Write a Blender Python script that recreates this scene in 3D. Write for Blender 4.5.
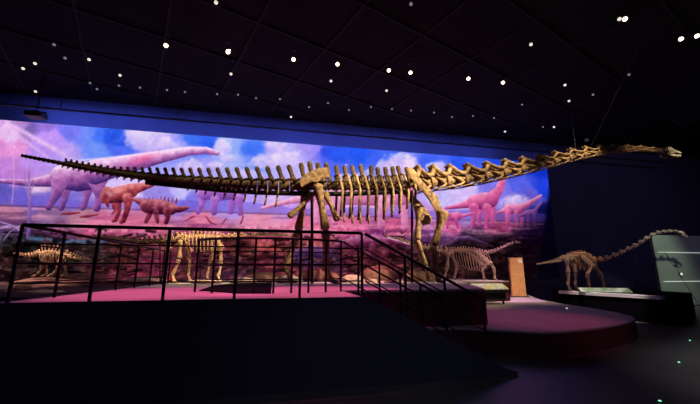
import bpy, bmesh, math, random
import numpy as np
from mathutils import Vector, Matrix

random.seed(7)
rng = np.random.default_rng(11)
for o in list(bpy.data.objects):
    bpy.data.objects.remove(o)
SC = bpy.context.scene
COL = SC.collection

# ------------------------------------------------------------------ camera
F, PITCH, EYE = 335.0, math.radians(11.6), 1.8
cam = bpy.data.cameras.new('camera')
cam.sensor_width = 36.0
cam.lens = F / 700.0 * 36.0
cam.clip_end = 200
camo = bpy.data.objects.new('camera', cam)
COL.objects.link(camo)
camo.location = (0, 0, EYE)
camo.rotation_euler = (math.pi / 2 + PITCH, 0, 0)
SC.camera = camo

# ------------------------------------------------------------------ world, exposure
w = bpy.data.worlds.new('dark_hall')
SC.world = w
w.use_nodes = True
w.node_tree.nodes['Background'].inputs[0].default_value = (0.008, 0.005, 0.02, 1)
w.node_tree.nodes['Background'].inputs[1].default_value = 1.0
SC.view_settings.view_transform = 'Standard'
SC.view_settings.look = 'None'
SC.view_settings.exposure = 0.0
SC.view_settings.gamma = 1.0
SC.view_settings.use_curve_mapping = False

# ------------------------------------------------------------------ exhibit frame: s along the mural, t towards it
ANG = math.radians(12.5)
CA, SA = math.cos(ANG), math.sin(ANG)
DECK = 1.36
TW = 17.9          # mural plane
CEIL = 10.15


def fr(s, t, z=0.0):
    return Vector((s * CA - t * SA, s * SA + t * CA, z))


def inv(x, y):
    return (x * CA + y * SA, -x * SA + y * CA)


def at(px, py, t):
    """point of the plane t seen at a pixel, as (s, t, z)"""
    xc, yc = (px - 350) / F, (202 - py) / F
    dx, dy, dz = xc, math.cos(PITCH) - yc * math.sin(PITCH), math.sin(PITCH) + yc * math.cos(PITCH)
    k = t / (-dx * SA + dy * CA)
    x, y, z = dx * k, dy * k, dz * k + EYE
    return (x * CA + y * SA, t, z)


def atz(px, py, z):
    """point of the level z seen at a pixel, world"""
    xc, yc = (px - 350) / F, (202 - py) / F
    dx, dy, dz = xc, math.cos(PITCH) - yc * math.sin(PITCH), math.sin(PITCH) + yc * math.cos(PITCH)
    k = (z - EYE) / dz
    return Vector((dx * k, dy * k, z))


# ------------------------------------------------------------------ lights of the hall (ceiling spots, washers, added fills)
def spot(name, pos, target, energy, color, size_deg, blend=0.5, radius=0.12):
    l = bpy.data.lights.new(name, 'SPOT')
    l.energy, l.color, l.spot_size, l.spot_blend = energy, color, math.radians(size_deg), blend
    l.shadow_soft_size = radius
    o = bpy.data.objects.new(name, l)
    COL.objects.link(o)
    o.location = pos
    d = Vector(target) - Vector(pos)
    o.rotation_euler = d.to_track_quat('-Z', 'Y').to_euler()
    return o


WARM = (1.0, 0.765, 0.46)
MAG = (1.0, 0.13, 0.30)
BLUE = (0.12, 0.2, 1.0)
# warm skeleton spots hung above the visitors' side of the hall
spot('skeleton_spot_hip', fr(5.6, 5.4, 9.8), fr(1.5, 11.2, 4.7), 6200, WARM, 21, 0.6)
spot('skeleton_spot_ribs', fr(6.6, 6.4, 9.8), fr(3.4, 11.2, 4.7), 3600, WARM, 24, 0.7)
spot('skeleton_spot_chest', fr(10.2, 5.0, 9.8), fr(5.2, 11.2, 4.2), 10500, WARM, 20, 0.6)
spot('skeleton_spot_neck', fr(10.0, 7.6, 9.8), fr(8.2, 11.2, 5.0), 2300, WARM, 40, 0.8)
spot('skeleton_spot_throat', fr(13.2, 8.2, 9.8), fr(12.2, 11.2, 5.9), 1500, WARM, 42, 0.8)
spot('skeleton_spot_head', fr(16.6, 8.6, 9.8), fr(15.9, 11.2, 6.4), 420, WARM, 40, 0.8)
spot('skeleton_spot_tail', fr(-0.5, 9.0, 9.8), fr(-1.4, 11.2, 4.9), 1300, WARM, 40, 0.8)
spot('skeleton_spot_tail_end', fr(-4.5, 9.8, 9.8), fr(-5.2, 11.2, 5.0), 300, WARM, 40, 0.8)
# rear skeletons
spot('small_skeleton_spot', fr(-2.0, 11.6, 9.9), fr(-2.6, 13.9, 2.6), 9500, (1, 0.66, 0.34), 24, 0.7)
spot('spiny_skeleton_spot', fr(-6.9, 11.7, 9.9), fr(-7.1, 12.3, 2.3), 5500, (1, 0.66, 0.5), 19, 0.7)
spot('grazing_skeleton_spot', fr(8.8, 10.5, 9.9), fr(8.8, 14.5, 2.6), 1300, (1, 0.56, 0.48), 24, 0.7)
spot('right_skeleton_spot', fr(14.2, 12.0, 9.8), fr(14.0, 12.8, 2.4), 1500, (1, 0.42, 0.22), 17, 0.9)
spot('right_neck_spot', fr(17.6, 12.0, 9.8), fr(17.2, 12.9, 3.2), 800, (1, 0.78, 0.72), 30, 0.9)
spot('plinth_edge_spot', Vector((9.0, 10.5, 9.8)), Vector((10.1, 13.6, .92)), 6500, (1, 0.85, 0.82), 18, 0.6)
spot('sign_spot', fr(13.53, 10.6, 9.8), fr(12.33, 15.4, 1.5), 3600, (1, 0.72, 0.5), 13, 0.8)
# magenta floor washes over the platforms
spot('floor_wash_a', fr(-2.2, 7.6, 9.9), fr(-2.2, 7.9, 1.36), 3600, MAG, 36, 0.8)
spot('floor_wash_b', fr(0.9, 7.6, 9.9), fr(0.8, 7.9, 1.36), 3600, MAG, 36, 0.8)
spot('floor_wash_c', fr(8.2, 4.0, 9.9), fr(7.0, 8.7, 0.4), 800, (1, 0.13, 0.34), 30, 0.9)
spot('floor_wash_d', fr(3.5, 13.8, 9.9), fr(3.5, 14.0, 1.36), 2600, MAG, 36, 0.8)
spot('floor_wash_e', fr(10.4, 13.3, 9.9), fr(10.6, 14.2, 0.5), 4200, (1, 0.5, 0.8), 24, 0.8)
# blue washers on the lighting bar, grazing the wall above the mural
for (sa, sb, e) in [(-16.5, -11.5, 14), (-11.4, -6.6, 160), (-6.5, -1.6, 108), (-1.5, 3.4, 125), (3.5, 8.4, 122), (8.5, 13.4, 95), (13.5, 17.5, 20)]:
    l = bpy.data.lights.new('blue_batten', 'AREA')
    l.shape, l.size, l.size_y, l.energy, l.color = 'RECTANGLE', sb - sa, 0.06, e, BLUE
    l.spread = math.radians(178)
    o = bpy.data.objects.new('blue_batten', l)
    COL.objects.link(o)
    o.location = fr((sa + sb) / 2, 16.9, 9.06)
    d = fr(0, 17.9, 8.95) - fr(0, 16.9, 9.06)
    o.rotation_euler = d.to_track_quat('-Z', 'Y').to_euler()
# dim cool light over the visitors' floor at the right
spot('aisle_light', fr(11.0, 0.0, 10.0), fr(10.6, 1.8, 0), 6500, (1.0, 0.95, 0.95), 58, 1.0, 0.4)
spot('front_wall_fill', fr(-3, -3.5, 9.8), fr(-2.5, 5.6, 0.4), 210, (0.58, 0.48, 1.0), 90, 1.0, 0.5)  # unseen fill behind the camera, added so the front wall keeps some ambient
spot('stair_wall_fill', fr(3.5, -3.5, 9.8), fr(2.2, 4.6, 0.0), 470, (0.72, 0.76, 1.0), 34, 1.0, 0.5)  # unseen fill added from behind to brighten the stair side wall
spot('right_wall_fill', fr(22, 6, 9.8), fr(22, 17.9, 4.5), 600, (0.55, 0.45, 1.0), 110, 1.0, 0.5)  # broad violet fill added to lift the dark wall at the right
spot('partition_spot', fr(17.0, 8.5, 9.8), fr(19.6, 13.9, 2.0), 1900, (0.86, 1.0, 0.84), 30, 0.9)


# ------------------------------------------------------------------ materials
def mat(name, col, rough=0.7, metal=0.0, noise=0.0, scale=6.0, bump=0.0, spec=0.5, emit=None, estr=0.0):
    m = bpy.data.materials.new(name)
    m.use_nodes = True
    nt = m.node_tree
    b = nt.nodes['Principled BSDF']
    b.inputs['Base Color'].default_value = (*col, 1)
    b.inputs['Roughness'].default_value = rough
    b.inputs['Metallic'].default_value = metal
    b.inputs['Specular IOR Level'].default_value = spec
    if emit:
        b.inputs['Emission Color'].default_value = (*emit, 1)
        b.inputs['Emission Strength'].default_value = estr
    if noise or bump:
        tc = nt.nodes.new('ShaderNodeTexCoord')
        n = nt.nodes.new('ShaderNodeTexNoise')
        n.inputs['Scale'].default_value = scale
        n.inputs['Detail'].default_value = 4
        nt.links.new(tc.outputs['Object'], n.inputs['Vector'])
        if noise:
            r = nt.nodes.new('ShaderNodeValToRGB')
            r.color_ramp.elements[0].position = 0.3
            r.color_ramp.elements[1].position = 0.7
            r.color_ramp.elements[0].color = (*[c * (1 - noise) for c in col], 1)
            r.color_ramp.elements[1].color = (*[min(1, c * (1 + noise)) for c in col], 1)
            nt.links.new(n.outputs['Fac'], r.inputs['Fac'])
            nt.links.new(r.outputs['Color'], b.inputs['Base Color'])
        if bump:
            bp = nt.nodes.new('ShaderNodeBump')
            bp.inputs['Strength'].default_value = bump
            bp.inputs['Distance'].default_value = 0.05
            nt.links.new(n.outputs['Fac'], bp.inputs['Height'])
            nt.links.new(bp.outputs['Normal'], b.inputs['Normal'])
    return m


M = {
    'floor': mat('dark_polished_floor', (0.07, 0.066, 0.068), 0.42, 0, 0.25, 0.7, 0.0, 0.35),
    'wall': mat('navy_wall', (0.06, 0.055, 0.10), 0.9, 0, 0.1, 0.5, 0, 0.15),
    'ceiling': mat('black_ceiling', (0.016, 0.013, 0.02), 0.95, 0, 0.2, 0.8, 0, 0.1),
    'grid': mat('ceiling_grid_black', (0.02, 0.017, 0.024), 0.8, 0, 0, 1, 0, 0.2),
    'deck': mat('pale_platform_floor', (0.5, 0.44, 0.46), 0.55, 0, 0.12, 1.5, 0.0, 0.3),
    'skirt': mat('charcoal_platform_side', (0.035, 0.035, 0.055), 0.75, 0, 0.15, 1.2, 0, 0.2),
    'maroon': mat('maroon_platform_side', (0.10, 0.025, 0.04), 0.7, 0, 0.15, 1.2, 0, 0.2),
    'rail': mat('black_rail_metal', (0.01, 0.009, 0.012), 0.5, 0.3, 0, 1, 0, 0.3),
    'bone': mat('tan_fossil_bone', (0.35, 0.23, 0.12), 0.7, 0, 0.65, 7, 0.7, 0.25),
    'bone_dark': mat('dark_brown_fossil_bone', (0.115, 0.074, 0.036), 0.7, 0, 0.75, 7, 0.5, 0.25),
    'bone_pale': mat('cream_fossil_bone', (0.62, 0.44, 0.28), 0.7, 0, 0.3, 12, 0.3, 0.25),
    'bone_grey': mat('greyish_fossil_bone', (0.5, 0.36, 0.28), 0.7, 0, 0.3, 12, 0.3, 0.25),
    'steel': mat('black_steel_armature', (0.012, 0.01, 0.01), 0.5, 0.5, 0, 1, 0, 0.3),
    'rock': mat('brown_rock', (0.22, 0.12, 0.10), 0.9, 0, 0.5, 3, 0.6, 0.1),
    'rock_pale': mat('pale_rock', (0.5, 0.36, 0.33), 0.9, 0, 0.4, 4, 0.5, 0.1),
    'soil': mat('dark_display_soil', (0.07, 0.035, 0.04), 0.95, 0, 0.5, 2, 0.6, 0.1),
    'sign': mat('orange_brown_sign_face', (0.72, 0.36, 0.17), 0.6, 0, 0.12, 5, 0, 0.3),
    'signlabel': mat('white_sign_label', (0.85, 0.82, 0.8), 0.6),
    'slab': mat('white_plinth_slab', (0.72, 0.66, 0.66), 0.6, 0, 0.08, 3),
    'plinth': mat('black_plinth', (0.02, 0.018, 0.024), 0.6, 0, 0.15, 2),
    'fixture': mat('black_fixture', (0.02, 0.018, 0.022), 0.5, 0.2),
    'lens_bright': mat('bright_warm_lens', (0.9, 0.8, 0.7), 0.3, emit=(1.0, 0.76, 0.5), estr=4),
    'lens_mid': mat('mid_warm_lens', (0.9, 0.85, 0.8), 0.3, emit=(1.0, 0.88, 0.78), estr=0.9),
    'lens_dim': mat('dim_grey_lens', (0.6, 0.6, 0.65), 0.3, emit=(0.75, 0.72, 0.85), estr=0.2),
    'glass': mat('pale_green_partition', (0.32, 0.37, 0.28), 0.4, 0, 0.12, 0.5, 0, 0.5),
    'led': mat('white_light_strip', (0.9, 0.95, 0.9), 0.4, emit=(0.9, 1.0, 0.92), estr=0.75),
    'marker': mat('green_marker_lamp', (0.3, 0.9, 0.5), 0.4, emit=(0.25, 1.0, 0.5), estr=1.6),
    'marker_w': mat('white_marker_lamp', (0.9, 0.9, 0.8), 0.4, emit=(1.0, 0.95, 0.8), estr=2.0),
    'dull_black': mat('dull_black_surface', (0.004, 0.003, 0.005), 0.95, 0, 0, 1, 0, 0.03),
    'frame': mat('dark_frame', (0.03, 0.03, 0.035), 0.5, 0.3),
    'wire': mat('grey_wire', (0.1, 0.1, 0.11), 0.5, 0.4),
}


def panel_mat(name, cols, scale=3.0, estr=0.35):
    m = bpy.data.materials.new(name)
    m.use_nodes = True
    nt = m.node_tree
    b = nt.nodes['Principled BSDF']
    tc = nt.nodes.new('ShaderNodeTexCoord')
    n = nt.nodes.new('ShaderNodeTexNoise')
    n.inputs['Scale'].default_value = scale
    n.inputs['Detail'].default_value = 3
    r = nt.nodes.new('ShaderNodeValToRGB')
    e = r.color_ramp.elements
    e[0].position, e[0].color = 0.36, (*cols[0], 1)
    e[1].position, e[1].color = 0.64, (*cols[-1], 1)
    for i, c in enumerate(cols[1:-1]):
        x = e.new(0.36 + 0.28 * (i + 1) / (len(cols) - 1))
        x.color = (*c, 1)
    nt.links.new(tc.outputs['Object'], n.inputs['Vector'])
    nt.links.new(n.outputs['Fac'], r.inputs['Fac'])
    nt.links.new(r.outputs['Color'], b.inputs['Base Color'])
    nt.links.new(r.outputs['Color'], b.inputs['Emission Color'])
    b.inputs['Emission Strength'].default_value = estr  # print also emits its own colours weakly
    b.inputs['Roughness'].default_value = 0.35
    return m


M['info_a'] = panel_mat('emissive_map_print', [(0.15, 0.4, 0.6), (0.75, 0.7, 0.6), (0.55, 0.55, 0.12), (0.8, 0.45, 0.3)], 3.0, 0.3)
M['info_b'] = panel_mat('emissive_landscape_print', [(0.2, 0.24, 0.2), (0.07, 0.13, 0.04), (0.3, 0.34, 0.29)], 3.0, 0.12)


# ------------------------------------------------------------------ object helpers
def tag(o, label, cat, group=None, kind=None):
    if label: o['label'] = label
    if cat: o['category'] = cat
    if group: o['group'] = group
    if kind: o['kind'] = kind
    return o


def empty(name, loc, rz=ANG):
    o = bpy.data.objects.new(name, None)
    COL.objects.link(o)
    o.location = loc
    o.rotation_euler = (0, 0, rz)
    o.empty_display_size = 0.2
    return o


def obj(name, bm, m, parent=None, loc=None, rz=None, smooth=False):
    me = bpy.data.meshes.new(name)
    bmesh.ops.recalc_face_normals(bm, faces=bm.faces)
    bm.to_mesh(me)
    bm.free()
    if smooth:
        me.polygons.foreach_set('use_smooth', [True] * len(me.polygons))
    me.materials.append(m)
    o = bpy.data.objects.new(name, me)
    COL.objects.link(o)
    if parent: o.parent = parent
    if loc is not None: o.location = loc
    if rz is not None: o.rotation_euler = (0, 0, rz)
    return o


def copy_tree(o, parent=None):
    c = o.copy()
    COL.objects.link(c)
    c.parent = parent
    for ch in list(o.children):
        copy_tree(ch, c)
    return c


def B():
    return bmesh.new()


def box(bm, x0, x1, y0, y1, z0, z1):
    v = [bm.verts.new((x, y, z)) for z in (z0, z1) for y in (y0, y1) for x in (x0, x1)]
    for f in ((0, 2, 3, 1), (4, 5, 7, 6), (0, 1, 5, 4), (1, 3, 7, 5), (3, 2, 6, 7), (2, 0, 4, 6)):
        bm.faces.new([v[i] for i in f])
    return bm


def prism(bm, pts, z0, z1):
    lo = [bm.verts.new((x, y, z0)) for x, y in pts]
    hi = [bm.verts.new((x, y, z1)) for x, y in pts]
    n = len(pts)
    bm.faces.new(lo[::-1])
    bm.faces.new(hi)
    for i in range(n):
        bm.faces.new((lo[i], lo[(i + 1) % n], hi[(i + 1) % n], hi[i]))
    return bm


def loft(bm, pts, rad, n=8, up=(0, 1, 0)):
    """tube through pts; rad: r or (ra along 'up', rb across)"""
    pts = [Vector(p) for p in pts]
    up = Vector(up)
    rings = []
    for i, p in enumerate(pts):
        t = (pts[min(i + 1, len(pts) - 1)] - pts[max(i - 1, 0)]).normalized()
        a = up - t * up.dot(t)
        if a.length < 1e-4:
            a = Vector((1, 0, 0.01)) - t * t.x
        a.normalize()
        b = t.cross(a)
        r = rad[i]
        ra, rb = r if isinstance(r, (tuple, list)) else (r, r)
        rings.append([bm.verts.new(p + a * ra * math.cos(2 * math.pi * k / n) + b * rb * math.sin(2 * math.pi * k / n))
                      for k in range(n)])
    for i in range(len(rings) - 1):
        for k in range(n):
            bm.faces.new((rings[i][k], rings[i][(k + 1) % n], rings[i + 1][(k + 1) % n], rings[i + 1][k]))
    bm.faces.new(rings[0][::-1])
    bm.faces.new(rings[-1])
    return bm


def bone(bm, p, q, r0, rm, r1, n=8, bend=(0, 0, 0)):
    """long bone with knobbed ends"""
    p, q, bend = Vector(p), Vector(q), Vector(bend)
    d = q - p
    prof = [(0, r0 * 0.55), (0.04, r0 * 0.95), (0.10, r0), (0.22, r0 * 0.6 + rm * 0.4), (0.5, rm), (0.78, r1 * 0.6 + rm * 0.4),
            (0.90, r1), (0.96, r1 * 0.95), (1, r1 * 0.55)]
    pts = [p + d * k + bend * (4 * k * (1 - k)) for k, _ in prof]
    return loft(bm, pts, [r for _, r in prof], n)


def jag(bm, amt, seed=0):
    r = random.Random(seed)
    for v in bm.verts:
        v.co += Vector((r.uniform(-1, 1), r.uniform(-1, 1), r.uniform(-1, 1))) * amt
    return bm


# ================================================================== the setting
def struct(name, bm, m, label, rz=ANG):
    o = obj(name, bm, m, loc=(0, 0, 0), rz=rz)
    tag(o, label, 'room shell', None, 'structure')
    return o


fl = struct('floor', box(B(), -22, 45, -8, 26, -0.1, 0), M['floor'], 'dark polished grey floor of the exhibition hall')
del fl['category']
wb = struct('wall_back', box(B(), -24, 45, TW, TW + 0.3, 0, CEIL), M['wall'], 'dark navy wall behind and above the lit mural')
del wb['category']
ce = struct('ceiling', box(B(), -24, 45, -8, TW + 0.3, CEIL, CEIL + 0.2), M['ceiling'], 'black ceiling with a faint square grid')
del ce['category']
wl = struct('wall_left', box(B(), -18.3, -18, -8, TW, 0, CEIL), M['wall'], 'dark wall at the left end of the hall')
del wl['category']
wr = struct('wall_right', box(B(), 38, 38.3, -8, TW, 0, CEIL), M['wall'], 'dark wall at the far right end of the hall')
del wr['category']
# ceiling grid: square, turned against the mural, each bar a piece of the ceiling
GA = math.radians(32.8) - ANG
g1 = Vector((-math.sin(GA), math.cos(GA), 0))   # in exhibit frame
g2 = Vector((math.cos(GA), math.sin(GA), 0))


def clip(p, d, s0=-17.5, s1=37, t0=-6, t1=TW - 0.15):
    lo, hi = -60.0, 60.0
    for c, a, b in ((0, s0, s1), (1, t0, t1)):
        if abs(d[c]) < 1e-6: continue
        k0, k1 = (a - p[c]) / d[c], (b - p[c]) / d[c]
        if k0 > k1: k0, k1 = k1, k0
        lo, hi = max(lo, k0), min(hi, k1)
    return lo, hi


for fam, d, e in ((0, g1, g2), (1, g2, g1)):
    for i in range(-9, 16):
        c = Vector((0, 8, 0)) + e * (i * 2.6)
        lo, hi = clip(c, d)
        if hi - lo < 1.0: continue
        p, q = c + d * lo, c + d * hi
        bm = B()
        n = d.cross(Vector((0, 0, 1))) * 0.04
        v = [bm.verts.new((*(x + sgn * n).xy, z)) for z in (CEIL - 0.05 - 0.01 * fam, CEIL - 0.002) for x, sgn in ((p, 1), (q, 1), (q, -1), (p, -1))]
        for f in ((0, 1, 2, 3), (7, 6, 5, 4), (0, 4, 5, 1), (1, 5, 6, 2), (2, 6, 7, 3), (3, 7, 4, 0)):
            bm.faces.new([v[k] for k in f])
        obj('grid_bar', bm, M['grid'], ce)
# lighting bar that runs along the wall, in front of the mural top
bm = B()
loft(bm, [(-16, 16.9, 9.12), (26, 16.9, 9.12)], [0.05, 0.05])
lb = empty('lighting_bar', fr(0, 16.9, 9.12))
bm2 = B(); loft(bm2, [(-16, 0, 0), (26, 0, 0)], [0.05, 0.05])
bm.free()
obj('pipe', bm2, M['fixture'], lb, smooth=True)
for s in range(-15, 26, 5):
    bm = B(); loft(bm, [(s, 0, 0), (s, 0, CEIL - 9.12)], [0.02, 0.02], 6)
    obj('hanger', bm, M['fixture'], lb)
tag(lb, 'long black lighting pipe hung under the ceiling along the mural wall', 'lighting bar')

# ================================================================== the mural (an emissive printed wall, its picture painted vertex by vertex)
S0, S1, ZB, ZT = -15.5, 17.2, 1.36, 8.74
NX, NZ = 1150, 330
sx = np.linspace(S0, S1, NX)
zz = np.linspace(ZB, ZT, NZ)
SS, ZZ = np.meshgrid(sx, zz)
TM = TW - 0.08
Xw, Yw, Zw = SS * CA - TM * SA, SS * SA + TM * CA, ZZ - EYE
dep = Yw * math.cos(PITCH) + Zw * math.sin(PITCH)
PX = 350 + F * Xw / dep
PY = 202 - F * (-Yw * math.sin(PITCH) + Zw * math.cos(PITCH)) / dep


def vnoise(x, y, seed):
    r = np.random.default_rng(seed)
    G = r.random((64, 64))
    xi, yi = np.floor(x).astype(int), np.floor(y).astype(int)
    fx, fy = x - xi, y - yi
    fx, fy = fx * fx * (3 - 2 * fx), fy * fy * (3 - 2 * fy)
    a, b = G[yi % 64, xi % 64], G[yi % 64, (xi + 1) % 64]
    c, d = G[(yi + 1) % 64, xi % 64], G[(yi + 1) % 64, (xi + 1) % 64]
    return (a * (1 - fx) + b * fx) * (1 - fy) + (c * (1 - fx) + d * fx) * fy


def fbm(scale, seed, sy=1.0, octs=4):
    out, amp, tot = 0, 1.0, 0
    for k in range(octs):
        out = out + amp * vnoise(PX / scale * 2 ** k + 100, PY / scale * sy * 2 ** k + 100, seed + k)
        tot += amp
        amp *= 0.55
    return out / tot


CP = """0 122 215 160 220;10 131 238 190 228;22 125 175 130 190;30 128 118 92 165;45 125 150 112 205;50 136 200 150 240;70 132 118 118 235
85 135 110 140 246;100 135 60 112 238;112 135 28 78 215;120 142 42 84 222;98 150 110 145 246;120 150 75 105 232;136 135 205 192 250;150 141 195 182 246
165 138 170 160 240;175 146 140 150 245;190 140 60 110 236;205 142 40 92 232;222 145 190 200 255;236 146 150 172 250;232 160 172 182 250;250 148 60 112 240
256 161 122 152 250;275 150 182 172 240;290 156 192 182 246;310 152 170 150 236;318 150 150 130 232;325 152 52 82 222;340 155 50 92 232;360 155 42 92 236
380 159 70 105 240;400 159 64 100 236;430 163 70 104 240;460 165 52 92 236;500 165 42 82 222;542 170 26 55 190;0 150 225 140 200;15 150 240 152 212
8 165 202 130 208;30 165 190 142 226;62 155 192 162 236;48 150 186 142 232;20 174 190 120 202;5 196 92 82 172;25 196 110 92 190;46 197 122 102 192
38 188 230 190 212;75 201 132 112 202;110 196 220 190 240;130 190 226 202 246;160 196 152 132 216;180 190 202 192 250;190 202 130 120 222;205 170 172 162 246
225 176 182 172 246;220 205 162 150 236;255 200 192 162 236;270 195 216 182 240;290 208 202 162 232;300 166 202 182 246;340 166 92 112 236;390 169 192 172 242
410 166 206 182 246;440 173 150 150 246;470 171 82 112 240;350 196 222 172 232;380 201 232 192 236;440 196 202 192 250;460 196 216 192 246;500 191 132 122 226
520 186 92 102 222;530 196 110 100 212;543 188 40 70 215;546 210 36 36 110;510 201 172 152 226;460 216 172 150 222;430 216 202 150 212
10 212 150 100 132;50 213 142 106 150;80 216 172 122 142;120 226 206 110 142;200 219 222 132 162;260 221 216 140 172;300 226 222 122 152;350 226 216 112 152
400 226 206 100 142;450 226 200 100 150;500 226 150 72 112;535 228 55 32 66;10 228 88 68 108;30 233 68 50 82;60 233 110 62 102;95 229 202 100 142
30 250 38 34 42;60 256 44 34 40;10 265 70 36 50;100 256 72 50 66;130 235 202 102 142;150 232 206 110 142;130 250 112 56 66;150 266 120 50 92;100 275 120 50 82
200 233 196 100 142;200 256 90 42 70;240 246 112 56 70;230 266 90 50 96;260 241 200 100 122;280 246 182 86 106;270 262 110 46 82;310 241 206 110 132;310 258 92 60 128
330 263 80 52 96;350 246 150 72 122;375 241 140 62 122;350 261 112 48 86;390 256 105 44 78;380 271 80 36 52;420 241 110 66 122;440 239 120 76 132;420 263 50 28 40
450 263 50 28 40;470 241 66 48 76;500 241 56 42 62;500 266 36 24 38;530 251 32 24 42;150 281 172 72 112;300 281 152 62 92;-40 130 210 150 210;-40 180 190 120 190;-40 240 50 40 60;545 260 20 15 30"""
cps = np.array([[float(v) for v in it.split()] for it in CP.replace('\n', ';').split(';')])
num = np.zeros((NZ, NX, 3)); den = np.zeros((NZ, NX))
wx = PX + (fbm(16, 5) - 0.5) * 14
wy = PY + (fbm(14, 9) - 0.5) * 10
for c in cps:
    wgt = 1.0 / ((wx - c[0]) ** 2 + 1.8 * (wy - c[1]) ** 2 + 9.0) ** 2.4
    den += wgt
    num += wgt[..., None] * c[2:]
IMG = num / den[..., None]


def over(mask, col):
    mask = np.clip(mask, 0, 1)[..., None]
    IMG[:] = IMG * (1 - mask) + np.array(col, float) * mask if not isinstance(col, np.ndarray) or col.ndim == 1 else IMG * (1 - mask) + col * mask


def gauss(x, y, rx, ry):
    return np.exp(-((PX - x) / rx) ** 2 - ((PY - y) / ry) ** 2)


# clouds: lumpy masses with firm upper edges
cl = fbm(11, 21)
for (x, y, rx, ry, am) in ((146, 138, 26, 13, 1.0), (170, 146, 20, 9, 0.8), (222, 147, 9, 10, 1.1), (228, 158, 12, 8, .7), (218, 165, 10, 5, .8), (190, 166, 14, 7, .8),
                           (278, 146, 12, 5, .9), (268, 160, 18, 9, .9), (285, 158, 22, 13, .8), (248, 174, 24, 6, .6), (395, 167, 26, 8, 1.1), (402, 160, 12, 6, .9), (434, 167, 14, 6, .8),
                           (372, 172, 14, 6, .7), (515, 203, 20, 9, .8), (470, 188, 16, 8, .6), (444, 185, 12, 9, .6), (345, 178, 20, 6, .5), (12, 138, 12, 10, .5)):
    g = gauss(x, y, rx, ry)
    mk = np.clip((g * am + (cl - 0.5) * 0.9 - 0.32) * 4.0, 0, 1)
    sh = np.clip((PY - y) / ry * 0.5 + 0.4 + (fbm(6, 31) - 0.5), 0, 1)[..., None]
    over(mk * 0.72, np.array([246, 226, 252.]) * (1 - sh) + np.array([196, 170, 236.]) * sh)
# light rays at the upper left
for (x0, y0, x1, y1, wd, am) in ((2, 120, 76, 161, 2.6, .8), (8, 128, 62, 168, 1.6, .5), (-6, 133, 22, 152, 3.0, .5)):
    dx, dy = x1 - x0, y1 - y0
    L = math.hypot(dx, dy)
    u = ((PX - x0) * dx + (PY - y0) * dy) / L
    v = np.abs((PX - x0) * -dy + (PY - y0) * dx) / L
    over(np.exp(-(v / wd) ** 2) * np.clip(u / 8, 0, 1) * np.clip((L - u) / 25, 0, 1) * am, (250, 200, 235))
over(np.clip((206 - PY) / 6, 0, 1) * np.where(PX < 320, .16, .06), (176, 176, 252))
# far hills and shore line
hor = 205.5 + 0.031 * PX
hl = hor - 7 - 9 * np.clip(fbm(40, 41) - 0.35, 0, 1) * 2 - 4 * np.exp(-((PX - 20) / 30) ** 2)
over(np.clip((PY - hl) / 1.5, 0, 1) * np.clip((hor - PY) / 1.0, 0, 1) * 0.55, (120, 100, 205))
land = np.clip((PY - hor) / 1.2, 0, 1)
str_ = fbm(40, 51, 9.0)
over(land * np.clip((str_ - 0.52) * 5, 0, 1) * 0.55 * np.clip((236 + 0.01 * PX - PY) / 8, 0, 1), (120, 60, 110))
over(land * np.clip((0.45 - str_) * 5, 0, 1) * 0.55 * np.clip((236 + 0.01 * PX - PY) / 8, 0, 1), (240, 165, 190))
over(np.exp(-((PY - hor) / 0.9) ** 2) * 0.6, (95, 65, 115))
# undergrowth: mottled lower third
low = np.clip((PY - 231 - 0.012 * PX) / 7, 0, 1)
m1 = fbm(7, 61, 1.6)
m2 = fbm(22, 71, 1.8)
lf = 1 - 0.55 * np.clip((PX - 110) / 40, 0, 1) * np.clip((360 - PX) / 40, 0, 1)
over(low * lf * np.clip((m1 - 0.44) * 5, 0, 1) * 0.8 * np.clip(m2 * 2.4 - 0.6, 0, 1), (26, 18, 26))
over(low * lf * np.clip((m2 - 0.5) * 5, 0, 1) * 0.5, (40, 24, 28))
over(low * np.clip((0.42 - m1) * 5, 0, 1) * 0.40, (170, 95, 120))
over(low * np.clip((fbm(5, 81) - 0.62) * 6, 0, 1) * 0.4 * np.exp(-((PX - 60) / 70) ** 2), (78, 92, 62))
over(low * np.clip((fbm(6, 91, 2.0) - 0.6) * 6, 0, 1) * 0.35, (200, 130, 150))
# stream
over(np.exp(-((PY - 239.5 - 0.01 * PX + 1.2 * np.sin(PX / 17)) / 1.9) ** 2) * np.clip((PX - 18) / 10, 0, 1) * np.clip((118 - PX) / 15, 0, 1) * 0.85, (98, 120, 190))


def limb(chain, X, Y):
    """mask and shading of a tapered chain"""
    best = np.full(X.shape, -9.0); shade = np.zeros(X.shape)
    for (x0, y0, r0), (x1, y1, r1) in zip(chain[:-1], chain[1:]):
        dx, dy = x1 - x0, y1 - y0
        u = np.clip(((X - x0) * dx + (Y - y0) * dy) / (dx * dx + dy * dy + 1e-6), 0, 1)
        ex, ey = X - (x0 + u * dx), Y - (y0 + u * dy)
        r = r0 + u * (r1 - r0)
        v = r - np.hypot(ex, ey)
        shade = np.where(v > best, (ey * 0.85 + ex * 0.25) / r, shade)
        best = np.maximum(best, v)
    return np.clip(best / 0.7 + 0.5, 0, 1), shade


tex = fbm(4, 101)
FX, FY, FT, FI = PX.ravel(), PY.ravel(), tex.ravel(), IMG.reshape(-1, 3)


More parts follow.
